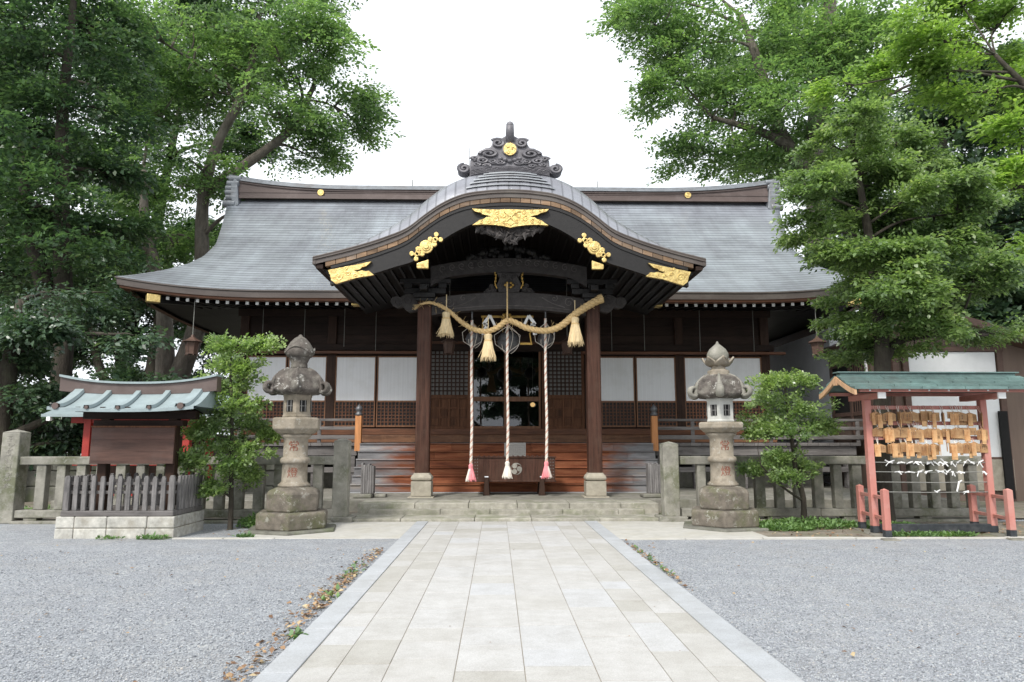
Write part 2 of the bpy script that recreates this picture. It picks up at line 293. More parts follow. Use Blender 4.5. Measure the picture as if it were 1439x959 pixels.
# ------------------------------------------------------------------ mesh helpers
ORG = {}                                                   # world position of every object's mesh origin
class MB:
    def __init__(s): s.v = []; s.f = []; s.m = []; s.uv = None
    def add(s, vs, fs, mi=0):
        k = len(s.v); s.v += [tuple(p) for p in vs]
        for f in fs: s.f.append([k + i for i in f]); s.m.append(mi)
        return s
    def box(s, x0, x1, y0, y1, z0, z1, mi=0):
        return s.add([(x0, y0, z0), (x1, y0, z0), (x1, y1, z0), (x0, y1, z0), (x0, y0, z1), (x1, y0, z1), (x1, y1, z1), (x0, y1, z1)],
                     [(3, 2, 1, 0), (4, 5, 6, 7), (0, 1, 5, 4), (1, 2, 6, 5), (2, 3, 7, 6), (3, 0, 4, 7)], mi)
    def obox(s, c, sz, rot=None, mi=0):
        M3 = rot if rot is not None else Matrix.Identity(3)
        c = Vector(c); h = [a / 2 for a in sz]
        k = len(s.v); s.box(-h[0], h[0], -h[1], h[1], -h[2], h[2], mi)
        for i in range(k, len(s.v)): s.v[i] = tuple(c + M3 @ Vector(s.v[i]))
        return s
    def bar(s, p0, p1, w, h, mi=0, up=(0, 0, 1)):
        p0, p1 = Vector(p0), Vector(p1); d = (p1 - p0); L = d.length; d.normalize()
        u = Vector(up); sd_ = d.cross(u)
        if sd_.length < 1e-4: sd_ = d.cross(Vector((1, 0, 0)))
        sd_.normalize(); u = sd_.cross(d)
        return s.obox((p0 + p1) / 2, (w, L, h), Matrix((sd_, d, u)).transposed(), mi)
    def tube(s, pts, rad, n=8, mi=0, cap=True):
        P = [Vector(p) for p in pts]
        if not hasattr(rad, '__len__'): rad = [rad] * len(P)
        T = [(P[min(i + 1, len(P) - 1)] - P[max(i - 1, 0)]).normalized() for i in range(len(P))]
        a = T[0].orthogonal().normalized(); k = len(s.v); vs = []
        for i, p in enumerate(P):
            a = (a - T[i] * a.dot(T[i]))
            a = a.normalized() if a.length > 1e-6 else T[i].orthogonal().normalized()
            b = T[i].cross(a)
            for j in range(n):
                q = 2 * math.pi * j / n
                vs.append(p + (a * math.cos(q) + b * math.sin(q)) * rad[i])
        fs = [(i * n + j, i * n + (j + 1) % n, (i + 1) * n + (j + 1) % n, (i + 1) * n + j) for i in range(len(P) - 1) for j in range(n)]
        if cap: fs += [tuple(range(n - 1, -1, -1)), tuple(range((len(P) - 1) * n, len(P) * n))]
        return s.add(vs, fs, mi)
    def lathe(s, prof, n=16, cx=0, cy=0, rot=0, mi=0, fn=None):
        vs = []
        for r, z in prof:
            for j in range(n):
                q = rot + 2 * math.pi * j / n
                rr, zz = (r, z) if fn is None else fn(r, z, q)
                vs.append((cx + rr * math.cos(q), cy + rr * math.sin(q), zz))
        k = len(prof)
        fs = [(i * n + j, i * n + (j + 1) % n, (i + 1) * n + (j + 1) % n, (i + 1) * n + j) for i in range(k - 1) for j in range(n)]
        fs += [tuple(range(n - 1, -1, -1)), tuple(range((k - 1) * n, k * n))]
        return s.add(vs, fs, mi)
    def prism(s, poly, y0, y1, mi=0):                      # outline in x,z pushed along y
        n = len(poly)
        vs = [(a, y0, b) for a, b in poly] + [(a, y1, b) for a, b in poly]
        fs = [tuple(range(n)), tuple(range(2 * n - 1, n - 1, -1))] + [(i, i + n, (i + 1) % n + n, (i + 1) % n) for i in range(n)]
        return s.add(vs, fs, mi)
    def grid(s, rows, mi=0, close=False):
        n = len(rows[0]); vs = [p for r in rows for p in r]
        m = n if close else n - 1
        return s.add(vs, [(i * n + j, i * n + (j + 1) % n, (i + 1) * n + (j + 1) % n, (i + 1) * n + j) for i in range(len(rows) - 1) for j in range(m)], mi)
    def sphere(s, c, r, n=12, mi=0, sz=1.0):
        pr = [(max(r * math.sin(math.pi * i / 8), 1e-4), c[2] - sz * r * math.cos(math.pi * i / 8)) for i in range(9)]
        return s.lathe(pr, n, c[0], c[1], 0, mi)
    def turn(s, k0, ang, c):                               # rotate everything added since k0 about a vertical axis
        ca, sa = math.cos(ang), math.sin(ang)
        for i in range(k0, len(s.v)):
            x, y, z = s.v[i]; x -= c[0]; y -= c[1]
            s.v[i] = (c[0] + x * ca - y * sa, c[1] + x * sa + y * ca, z)
    def build(s, name, mats, parent=None, smooth=False, bevel=0, org=(0, 0, 0), label=None, fix=True):
        o3 = ORG[parent.name] if parent is not None else org
        me = bpy.data.meshes.new(name)
        me.from_pydata([(x - o3[0], y - o3[1], z - o3[2]) for x, y, z in s.v], [], s.f)
        if not isinstance(mats, (list, tuple)): mats = [mats]
        for m in mats: me.materials.append(MT[m] if isinstance(m, str) else m)
        if len(mats) > 1: me.polygons.foreach_set('material_index', s.m)
        if s.uv is not None:
            ul = me.uv_layers.new(name='UVMap')
            li = np.zeros(len(me.loops), np.int32); me.loops.foreach_get('vertex_index', li)
            ul.data.foreach_set('uv', np.asarray(s.uv, np.float32)[li].ravel())
        if fix:
            bm = bmesh.new(); bm.from_mesh(me); bmesh.ops.recalc_face_normals(bm, faces=bm.faces); bm.to_mesh(me); bm.free()
        if smooth: me.polygons.foreach_set('use_smooth', [True] * len(me.polygons))
        me.update()
        o = bpy.data.objects.new(name, me); COL.objects.link(o)
        ORG[o.name] = o3
        if parent is not None: o.parent = parent
        else: o.location = o3
        if bevel:
            bv = o.modifiers.new('bevel', 'BEVEL'); bv.width = bevel; bv.segments = 2; bv.limit_method = 'ANGLE'
        if label: o['label'] = label
        return o
def thing(name, label, cat, loc, group=None):
    o = bpy.data.objects.new(name, None); COL.objects.link(o); o.location = loc; o.empty_display_size = .3
    ORG[o.name] = tuple(loc); o['label'] = label; o['category'] = cat
    if group: o['group'] = group
    return o
def tag(o, label, cat, group=None):
    o['label'] = label; o['category'] = cat
    if group: o['group'] = group
    return o
def kind(o, k): o['kind'] = k; return o
def kids(o): return [c for c in bpy.data.objects if c.parent == o]
def dup(o, loc, label, rotz=0, scale=None):
    r = o.copy(); COL.objects.link(r); r.location = loc; r.rotation_euler = (0, 0, rotz)
    if scale: r.scale = scale
    r['label'] = label; ORG[r.name] = tuple(loc)
    for ch in kids(o):
        c = ch.copy(); COL.objects.link(c); c.parent = r
        for g in kids(ch):
            d = g.copy(); COL.objects.link(d); d.parent = c
    return r
def catmull(pts, n):
    P = [Vector(p) for p in pts]; P = [P[0] * 2 - P[1]] + P + [P[-1] * 2 - P[-2]]; out = []
    for i in range(1, len(P) - 2):
        for k in range(n):
            t = k / n; a, b, c, d = P[i - 1:i + 3]
            out.append(.5 * (2 * b + (c - a) * t + (2 * a - 5 * b + 4 * c - d) * t * t + (3 * b - a - 3 * c + d) * t ** 3))
    out.append(P[-2]); return out
def interp(xs, ys):                                        # smooth even function from half a profile
    X = np.array([-x for x in xs[::-1] if x > 0] + list(xs)); Y = np.array([y for x, y in list(zip(xs, ys))[::-1] if x > 0] + list(ys))
    d = np.gradient(Y, X)
    def f(x):
        x = min(max(x, X[0]), X[-1]); i = min(max(int(np.searchsorted(X, x)) - 1, 0), len(X) - 2)
        h = X[i + 1] - X[i]; t = (x - X[i]) / h
        return float((2 * t**3 - 3 * t**2 + 1) * Y[i] + (t**3 - 2 * t**2 + t) * h * d[i] + (-2 * t**3 + 3 * t**2) * Y[i + 1] + (t**3 - t**2) * h * d[i + 1])
    return f
def rope(mb, pts, rad, pitch, mats=(0, 0, 0), n=7, sub=14, ph=0):
    P = catmull(pts, sub); N = len(P); Rr = np.interp(np.linspace(0, 1, N), np.linspace(0, 1, len(rad)), rad)
    s = [0.]
    for i in range(1, N): s.append(s[-1] + (P[i] - P[i - 1]).length)
    for k in range(3):
        q = []
        for i, p in enumerate(P):
            T = (P[min(i + 1, N - 1)] - P[max(i - 1, 0)]).normalized()
            a = T.cross(Vector((0, 1, 0))); a = a.normalized() if a.length > .05 else Vector((1, 0, 0))
            b = T.cross(a); th = 2 * math.pi * (s[i] / pitch + k / 3) + ph
            q.append(p + (a * math.cos(th) + b * math.sin(th)) * Rr[i] * .52)
        mb.tube(q, [r * .56 for r in Rr], n, mats[k])
def spiral(mb, c, r, turns=1.6, th=.03, y=0, sgn=1, a0=0, n=28, mi=0, dy=0):
    pts, rad = [], []
    for i in range(n + 1):
        t = i / n; a = a0 + sgn * t * turns * 2 * math.pi; rr = r * (1 - .85 * t)
        pts.append((c[0] + rr * math.cos(a), y + dy * t, c[1] + rr * math.sin(a))); rad.append(th * (1 - .45 * t))
    mb.tube(pts, rad, 6, mi)

# ------------------------------------------------------------------ ground, path, steps
def flat(name, x0, x1, y0, y1, z0, z1, mat, bevel=0): return kind(MB().box(x0, x1, y0, y1, z0, z1).build(name, mat, bevel=bevel), 'structure')
g = MB().add([(-250, -120, 0), (250, -120, 0), (250, 400, 0), (-250, 400, 0)], [(0, 1, 2, 3)])
kind(g.build('ground', 'gravel'), 'structure')
g = MB().add([(-60, 14.35, .03), (60, 14.35, .03), (60, 120, .03), (-60, 120, .03)], [(0, 1, 2, 3)])
kind(g.build('earth', 'earth'), 'structure')
g = MB()                                                    # planting strip behind the low kerb on the right
g.add([(4.2, 11.72, .008), (16, 11.72, .008), (16, 14.0, .008), (4.2, 14.0, .008)], [(0, 1, 2, 3)])
kind(g.build('planting_bed', 'earth'), 'structure')
PX0, PX1, PYE = -1.69, 1.79, 14.12
kb = MB()
for xa, xb in ((PX0, -1.47), (1.55, PX1)):
    y = -6.0
    while y < PYE:
        L = random.uniform(1.1, 1.9); kb.box(xa, xb, y + .003, min(y + L - .003, PYE), -.1, .022); y += L
kind(kb.build('kerb', 'kerb', bevel=.006), 'structure')
pb = MB(); pt_ = MB()
cols = [-1.467, -1.214, -.875, -.423, .039, .514, .966, 1.256, 1.547]
for a, b in zip(cols, cols[1:]):
    y = -6 - random.random()
    while y < PYE - .02:
        L = random.choice([.4, .45, .5, .55, .6, .7, .85])
        if y + L > PYE - .3: L = PYE - y
        dz = random.uniform(-.0015, .0015); q_ = pt_ if (a < -.9 or a > .95) and random.random() < .75 or random.random() < .06 else pb
        q_.box(a + .003, b - .003, y + .004, min(y + L - .004, PYE), -.1, .014 + dz); y += L
kind(pb.build('path', 'slab', bevel=.0025), 'structure'); kind(pt_.build('path', 'slab_tan', bevel=.0025), 'structure')
kind(MB().box(PX0 + .01, PX1 - .01, -7, PYE - .01, -.12, .0095).build('path_bedding', 'mortar'), 'structure')
pv = MB()
for xa, xb, ya in ((-4.15, PX0 - .006, 11.75), (PX1 + .006, 4.25, 11.62)):
    pv.box(xa, xb, ya, 14.12, -.1, .012)
kind(pv.build('pavement', 'concrete', bevel=.01), 'structure')
kr = MB(); x = 1.9
while x < 15:
    L = random.uniform(.9, 1.5); kr.box(x, x + L - .012, 11.5 + .0 * x, 11.6, -.1, .028 + random.uniform(-.006, .006)); x += L
x = -5.3
while x < -4.2:
    kr.box(x, x + .8, 11.72, 11.82, -.1, .02); x += .81
kind(kr.build('kerb', 'concrete', bevel=.01), 'structure')

ss = MB(); SX = .13
def course(x0, x1, y0, y1, z0, z1):
    x = x0
    while x < x1 - .05:
        L = random.uniform(.95, 1.6)
        if x + L > x1 - .5: L = x1 - x
        ss.box(x + .004, x + L - .004, y0 + random.uniform(-.008, .008), y1, z0, z1 + random.uniform(-.004, .004)); x += L
course(-3.15, 3.2, 14.13, 15.2, -.1, .07)
course(-2.78, 2.9, 14.92, 15.6, -.1, .165)
course(-3.05, 3.25, 15.2, 16.1, -.1, .275)
kind(ss.build('stone_steps', 'step', bevel=.015), 'structure')
flat('stone_platform', -9.9, 10.2, 16.1, 31, -.1, .268, 'stone', .01)
# ------------------------------------------------------------------ shrine hall
hall = thing('shrine_hall', 'dark wooden shrine hall with grey copper roof and curved front porch gable', 'building', (SX, 21.6, .27))
# hx(): hall coordinates are symmetric about x = SX
def H(mb):                                                  # shift a builder made about x = 0 to the hall's axis
    mb.v = [(x + SX, y, z) for x, y, z in mb.v]; return mb
Ye, Yr, Ze, Zr = 19.0, 25.5, 5.62, 10.45
def rz_(t): return Ze + (Zr - Ze) * (.72 * t + .28 * t * t)
xe = lambda t: float(np.interp(t, [0, .06, .12, .2, .29, .39, .53, .71, .88, 1], [10.62, 10.42, 10.2, 9.85, 9.52, 9.34, 9.36, 9.68, 10.0, 10.25]))
def lift(x, t): return .36 * max(0, (abs(x) - 6.3) / 4.3) ** 2.2 * (1 - t) ** 2.5
NR, NX = 40, 64
rb, uvs = MB(), []
rows = []; arc = 0; pv_ = None
for i in range(NR + 1):
    t = i / NR; X = xe(t); yf = Ye + t * (Yr - Ye); yb = 2 * Yr - yf + .02; z = rz_(t)
    if pv_: arc += math.hypot(yf - pv_[0], z - pv_[1])
    pv_ = (yf, z); ring = []; ur = []
    for j in range(NX + 1):
        x = -X + 2 * X * j / NX; ring.append((x, yf, z + lift(x, t))); ur.append((x + 20, arc))
    for j in range(1, 8):
        f = j / 8; y = yf + (yb - yf) * f; ring.append((X, y, z + lift(X, t) * abs(1 - 2 * f) ** 3)); ur.append((X + 20 + y - yf, arc))
    for j in range(NX + 1):
        x = X - 2 * X * j / NX; ring.append((x, yb, z + lift(x, t))); ur.append((x + 60, arc))
    for j in range(1, 8):
        f = 1 - j / 8; y = yf + (yb - yf) * f; ring.append((-X, y, z + lift(X, t) * abs(1 - 2 * f) ** 3)); ur.append((80 + y, arc))
    rows.append(ring); uvs += ur
rb.grid(rows, close=True); rb.uv = uvs
roof = H(rb).build('roof', 'roof', hall, smooth=True)
# thick eave edge all round, cut where the porch roof comes through
def eave_line(inset, dz, lo=None, hi=None):
    X = 10.62 - inset; y0 = Ye + inset; y1 = 2 * Yr - Ye - inset; P = []
    for j in range(41):
        x = 4.15 + (X - 4.15) * j / 40; P.append((x, y0, Ze + dz + lift(x, 0)))
    for j in range(1, 9):
        f = j / 8; P.append((X, y0 + (y1 - y0) * f, Ze + dz + lift(X, 0) * abs(1 - 2 * f) ** 3))
    return P
for sg in (1, -1):
    fs = MB(); soff = MB()
    fl = lambda P: [(sg * x, y, z) for x, y, z in P]
    fs.grid([fl(eave_line(0, 0)), fl(eave_line(.0, -.03)), fl(eave_line(.03, -.05)), fl(eave_line(.05, -.2))], 0)
    fs.grid([fl(eave_line(.05, -.2)), fl(eave_line(.09, -.21)), fl(eave_line(.1, -.26)), fl(eave_line(.3, -.27))], 1)
    soff.grid([fl(eave_line(.3, -.2)), fl(eave_line(1.2, -.06)), fl(eave_line(2.7, .28))], 0)
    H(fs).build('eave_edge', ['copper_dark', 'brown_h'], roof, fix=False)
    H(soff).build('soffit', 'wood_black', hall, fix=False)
# rafters with white painted ends
for sg in (1, -1):
    for k in range(20):
        x = sg * (4.16 + .272 * k)
        zl = lift(x, 0)
        m = MB(); m.bar((x + SX, 19.37, 5.325 + zl * .8), (x + SX, 21.6, 5.62), .08, .09)
        m.box(x + SX - .042, x + SX + .042, 19.35, 19.372, 5.28 + zl * .8, 5.366 + zl * .8, 1)
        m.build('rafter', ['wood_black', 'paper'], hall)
    m = MB(); m.bar((sg * 9.75 + SX, 19.2, 5.43), (sg * 8.0 + SX, 21.6, 5.7), .2, .26)
    m.build('hip_rafter', 'wood_black', hall)
    m = MB(); m.obox((sg * 9.62 + SX, 19.15, 5.4), (.34, .2, .22), Matrix.Rotation(sg * R(-36), 3, 'Z'))
    m.build('rafter_cap', 'gold', hall, bevel=.02)
# ridge
def ridge_z(x): return 10.8 + .34 * max(0, (abs(x) - 5.2) / 4.7) ** 2.4
rd = MB()
xs = np.linspace(-9.85, 9.85, 61)
def rsec(hw, z0, z1, bot=None):
    rd.grid([[(x, Yr - hw, z0(x)) for x in xs], [(x, Yr - hw, z1(x)) for x in xs], [(x, Yr + hw, z1(x)) for x in xs], [(x, Yr + hw, z0(x)) for x in xs]])
lo = lambda d: (lambda x: 10.38 + d)
rsec(.3, lo(0), lambda x: ridge_z(x) - .08)
rsec(.34, lo(0), lo(.1)); rsec(.318, lo(.22), lo(.25))
rsec(.345, lambda x: ridge_z(x) - .14, lambda x: ridge_z(x) - .07)
ridge = H(rd).build('ridge', 'copper_brown', roof)
rc = MB()
x2 = np.linspace(-10.2, 10.2, 61)
for hw, a, b in ((.39, -.07, -.01), (.3, -.01, .05), (.16, .05, .16)):
    rc.grid([[(x, Yr - hw, ridge_z(x) + a) for x in x2], [(x, Yr - hw, ridge_z(x) + b) for x in x2], [(x, Yr + hw, ridge_z(x) + b) for x in x2], [(x, Yr + hw, ridge_z(x) + a) for x in x2]], close=False)
    for e in (0, -1): rc.add([(x2[e], Yr - hw, ridge_z(x2[e]) + a), (x2[e], Yr + hw, ridge_z(x2[e]) + a), (x2[e], Yr + hw, ridge_z(x2[e]) + b), (x2[e], Yr - hw, ridge_z(x2[e]) + b)], [(0, 1, 2, 3)])
H(rc).build('ridge_cap', 'copper_grey', roof)
for sg in (1, -1):
    m = MB()
    for k, (dz, dx) in enumerate(((.98, .0), (.78, .12), (.58, .2), (.4, .22), (.2, .16), (-.06, .3))):
        xx = sg * (9.88 + dx * .5)
        m.tube([(xx - sg * .2, Yr - .32, 10.22 + dz * .92), (xx + sg * .24, Yr - .32, 10.22 + dz * .92)], .108 if k < 5 else .14, 14)
    m.prism([(sg * 9.7, 10.1), (sg * 9.86, 10.0), (sg * 10.0, 10.4), (sg * 10.02, 10.9), (sg * 9.9, 11.1), (sg * 9.8, 11.04)], Yr - .42, Yr + .42)
    H(m).build('ridge_end_tile', 'copper_grey', roof, bevel=.02)
    m = MB(); m.tube([(sg * 6.76, Yr - .302, 10.61), (sg * 6.76, Yr - .36, 10.61)], .12, 20)
    m.tube([(sg * 6.76 + .07 * math.cos(a), Yr - .362, 10.61 + .065 * math.sin(a)) for a in np.linspace(0, 6.28, 16)], .012, 5)
    H(m).build('crest_medallion', 'gold', roof, bevel=.01)
m = MB()
m.tube([(-1.35, Yr + .2, 10.9), (-1.35, Yr + .2, 12.6)], .012, 5); H(m).build('lightning_rod', 'wire', roof)
for sg in (1, -1):
    m = MB(); m.tube([(sg * 3.45, Yr, 10.9), (sg * 3.45, Yr, 11.25)], .02, 5); H(m).build('roof_pin', 'wire', roof)

# porch roof: an undulating gable
KX = [0, .55, 1.06, 1.55, 1.88, 2.2, 2.72, 3.32, 4.26]
K = interp(KX, [7.04, 7.01, 6.92, 6.69, 6.45, 6.19, 5.95, 5.75, 5.5])
YK = 15.0
wf = lambda x: float(np.interp(abs(x), [0, 1.0, 1.6, 2.1, 2.55, 3.05, 3.5, 3.9, 4.26], [1, .97, .92, .84, .66, .44, .26, .11, 0]))
xs = np.linspace(-4.26, 4.26, 97)
kr_, uvs = MB(), []
sarc = [0.]
for i in range(1, 97): sarc.append(sarc[-1] + math.hypot(xs[i] - xs[i - 1], K(xs[i]) - K(xs[i - 1])))
prof = [(0, 0), (.04, .1), (.1, .22), (.2, .36), (.38, .52), (.75, .67), (1.3, .73), (4.2, .74), (8.6, .74)]
rows = []; va = 0
for q, (dy, dz) in enumerate(prof):
    if q: va += math.hypot(dy - prof[q - 1][0], dz - prof[q - 1][1])
    rows.append([(x, YK + dy, K(x) + dz * wf(x)) for x in xs]); uvs += [(va, s_) for s_ in sarc]
kr_.grid(rows); kr_.uv = uvs
porch = H(kr_).build('porch_roof', 'roof_porch', hall, smooth=True)
# stepped plates on the crown of the porch roof
m = MB()
for k, (dy, dz, hw) in enumerate(((.045, .11, .98), (.1, .22, .9), (.165, .31, .82), (.25, .405, .72), (.36, .5, .6), (.52, .575, .48))):
    xx = np.linspace(-hw, hw, 25)
    m.grid([[(x, YK + dy - .035, K(x) + dz * wf(x) + .0) for x in xx], [(x, YK + dy - .03, K(x) + dz * wf(x) + .028) for x in xx], [(x, YK + dy + .12, K(x) + (dz + .05) * wf(x) + .028) for x in xx]])
H(m).build('cover_plate', 'copper_grey', porch)
m = MB()                                                    # edge band, then the strip of pale boards
rows = [[(x, YK + a, K(x) + b) for x in xs] for a, b in ((0, 0), (-.012, -.02), (.0, -.05), (.0, -.075), (.03, -.085), (.03, -.175))]
m.grid(rows, 0)
H(m).build('porch_edge', 'copper_dark', porch)
m = MB(); n_ = 36; ex = np.linspace(-4.0, 4.0, n_ + 1)
for i in range(n_):
    a, b = ex[i] + .006, ex[i + 1] - .006
    m.add([(a, YK + .045, K(a) - .175), (b, YK + .045, K(b) - .175), (b, YK + .055, K(b) - .275), (a, YK + .055, K(a) - .275),
           (a, YK + .2, K(a) - .175), (b, YK + .2, K(b) - .175), (b, YK + .2, K(b) - .275), (a, YK + .2, K(a) - .275)],
          [(0, 1, 2, 3), (4, 7, 6, 5), (0, 3, 7, 4), (1, 5, 6, 2), (3, 2, 6, 7), (0, 4, 5, 1)])
H(m).build('edge_board', 'edgewood', porch)
LX = [0, .5, .8, 1.2, 1.45, 1.66, 2.05, 2.5, 3.03, 3.9]
L_ = interp(LX, [6.44, 6.38, 6.275, 6.08, 5.92, 5.77, 5.45, 5.29, 5.116, 4.88])
m = MB(); xb = np.linspace(-3.88, 3.88, 81)
for a0, a1, yf, yb in (('t', 'l', .09, .22), ('l1', 'l', .06, .12), ('t', 't1', .07, .12)):
    def ed(k, x):
        T_, B_ = K(x) - .28, L_(x)
        return {'t': T_, 'l': B_, 'l1': B_ + .07, 't1': T_ - .07}[k]
    m.grid([[(x, YK + yb, ed(a0, x)) for x in xb], [(x, YK + yf, ed(a0, x)) for x in xb], [(x, YK + yf, ed(a1, x)) for x in xb], [(x, YK + yb, ed(a1, x)) for x in xb]])
    for e in (0, -1):
        x = xb[e]; m.add([(x, YK + yf, ed(a0, x)), (x, YK + yb, ed(a0, x)), (x, YK + yb, ed(a1, x)), (x, YK + yf, ed(a1, x))], [(0, 1, 2, 3)])
barge = H(m).build('bargeboard', 'wood_black', porch)
for sg in (1, -1):                                          # side eave edges and the underside
    m = MB()
    z0 = 5.5
    m.box(min(sg * 4.27, sg * 4.2), max(sg * 4.27, sg * 4.2), YK + .02, 19.3, z0 - .16, z0 - .012, 0)
    m.box(min(sg * 4.2, sg * 4.05), max(sg * 4.2, sg * 4.05), YK + .06, 19.3, z0 - .25, z0 - .162, 1)
    H(m).build('side_edge', ['copper_dark', 'wood_h'], porch)
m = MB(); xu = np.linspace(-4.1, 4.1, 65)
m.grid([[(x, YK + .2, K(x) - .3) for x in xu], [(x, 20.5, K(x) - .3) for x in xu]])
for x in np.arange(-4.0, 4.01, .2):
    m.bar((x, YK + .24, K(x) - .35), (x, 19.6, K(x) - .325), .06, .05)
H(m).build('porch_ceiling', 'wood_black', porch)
# gilt fittings
def plate(poly, y0, y1, name='gilt_fitting', par=None, mat='gold', bev=.012, extra=None):
    m = MB(); m.prism(poly, y0, y1)
    if extra: extra(m)
    return H(m).build(name, mat, par or porch, bevel=bev)
half = [(0, 6.58), (.3, 6.57), (.6, 6.575), (.84, 6.59), (.78, 6.53), (.66, 6.5), (.6, 6.46), (.5, 6.44), (.42, 6.41), (.53, 6.4), (.58, 6.36), (.68, 6.33), (.74, 6.28), (.83, 6.22), (.6, 6.235), (.35, 6.225), (.15, 6.2), (0, 6.165)]
full = half + [(-x, z) for x, z in half[-2:0:-1]]
def swirl_c(m):
    for sg in (1, -1):
        for cx, cz, r in ((.18, 6.45, .08), (.33, 6.36, .07), (.3, 6.5, .05), (.47, 6.53, .045), (.48, 6.3, .05), (.64, 6.29, .04), (.14, 6.29, .05), (.66, 6.545, .03)):
            spiral(m, (sg * cx, cz), r, 1.3, .014, YK - .012, sg, 1, 16)
    m.bar((-.1, YK - .015, 6.5), (.1, YK - .015, 6.3), .025, .03, 0, (0, 1, 0)); m.bar((.1, YK - .015, 6.5), (-.1, YK - .015, 6.3), .025, .03, 0, (0, 1, 0))
    m.bar((-.1, YK - .015, 6.29), (0, YK - .015, 6.22), .02, .02, 0, (0, 1, 0)); m.bar((.1, YK - .015, 6.29), (0, YK - .015, 6.22), .02, .02, 0, (0, 1, 0))
plate(full, YK - .01, YK + .08, extra=swirl_c)
for sg in (1, -1):
    def mid(m):
        # a rosette with leafy scrolls along the board
        p0, p1 = Vector((sg * 2.08, 5.52)), Vector((sg * 1.57, 5.94)); d = (p1 - p0).normalized(); nrm = Vector((-d.y, d.x))
        c = (p0 + p1) / 2
        for r, dy in ((.15, 0), (.1, -.02), (.06, -.04)): m.tube([(c.x, YK + .06, c.y), (c.x, YK + .0 + dy, c.y)], r, 18)
        for e in (1, -1):
            for k, (al, of, r) in enumerate(((.17, .07, .06), (.17, -.07, .06), (.27, .0, .055), (.34, .075, .055), (.34, -.075, .055), (.22, 0, .07))):
                q = c + d * e * al + nrm * of
                m.tube([(q.x, YK + .06, q.y), (q.x, YK - .005, q.y)], r, 10)
    m = MB(); mid(m); H(m).build('gilt_fitting', 'gold', porch, bevel=.012)
    q = [(1.77, 5.45), (2.03, 5.36), (2.03, 5.27), (2.0, 5.25), (1.77, 5.25)]
    plate([(sg * x, z) for x, z in q], YK + .02, YK + .1)
    e_ = [(3.93, 5.2), (3.84, 5.22), (3.4, 5.31), (3.0, 5.4), (3.04, 5.36), (3.12, 5.29), (3.2, 5.27), (3.25, 5.22), (3.38, 5.2), (3.3, 5.17), (3.2, 5.2), (3.12, 5.18), (3.05, 5.19), (2.94, 5.1), (3.3, 5.04), (3.75, 4.9), (3.85, 4.98), (3.88, 5.1)]
    def sw_e(m, sg=sg):
        for cx, cz, r in ((3.7, 5.07, .09), (3.5, 5.14, .05), (3.35, 5.1, .04), (3.2, 5.1, .04), (3.55, 5.25, .04)): spiral(m, (sg * cx, cz), r, 1.4, .015, YK + .02, sg, 0, 16)
    plate([(sg * x, z) for x, z in e_], YK + .02, YK + .1, extra=sw_e)
    m = MB(); m.box(sg * 4.12 - .1, sg * 4.12 + .1, 18.95, 19.2, 5.2, 5.34); H(m).build('rafter_cap', 'gold', porch, bevel=.02)
# carved pendant below the gable peak
m = MB(); rr = random.Random(3)
for k in range(60):
    x = rr.uniform(-.74, .74); zt = 6.2 - .0 * abs(x); zl = 5.82 + .42 * abs(x) / .75
    z = rr.uniform(min(zl, zt - .03), zt); a = rr.uniform(0, 6.28); L = rr.uniform(.07, .14)
    c = Vector((x, YK + .12 + rr.uniform(-.05, .05), z)); d = Vector((math.cos(a), rr.uniform(-.6, .1), math.sin(a))); n2 = Vector((-d.z, rr.uniform(-.4, .4), d.x))
    m.add([c - d * L, c + n2 * L * .45 - d * L * .2, c + d * L, c - n2 * L * .45 - d * L * .2, c + Vector((0, -.03, 0)), c + Vector((0, .05, 0))],
          [(0, 1, 4), (1, 2, 4), (2, 3, 4), (3, 0, 4), (1, 0, 5), (2, 1, 5), (3, 2, 5), (0, 3, 5)])
m.prism([(-.78, 6.24), (-.5, 6.05), (-.2, 5.95), (0, 5.84), (.2, 5.95), (.5, 6.05), (.78, 6.24)], YK + .14, YK + .2)
H(m).build('carved_pendant', 'carve', porch)
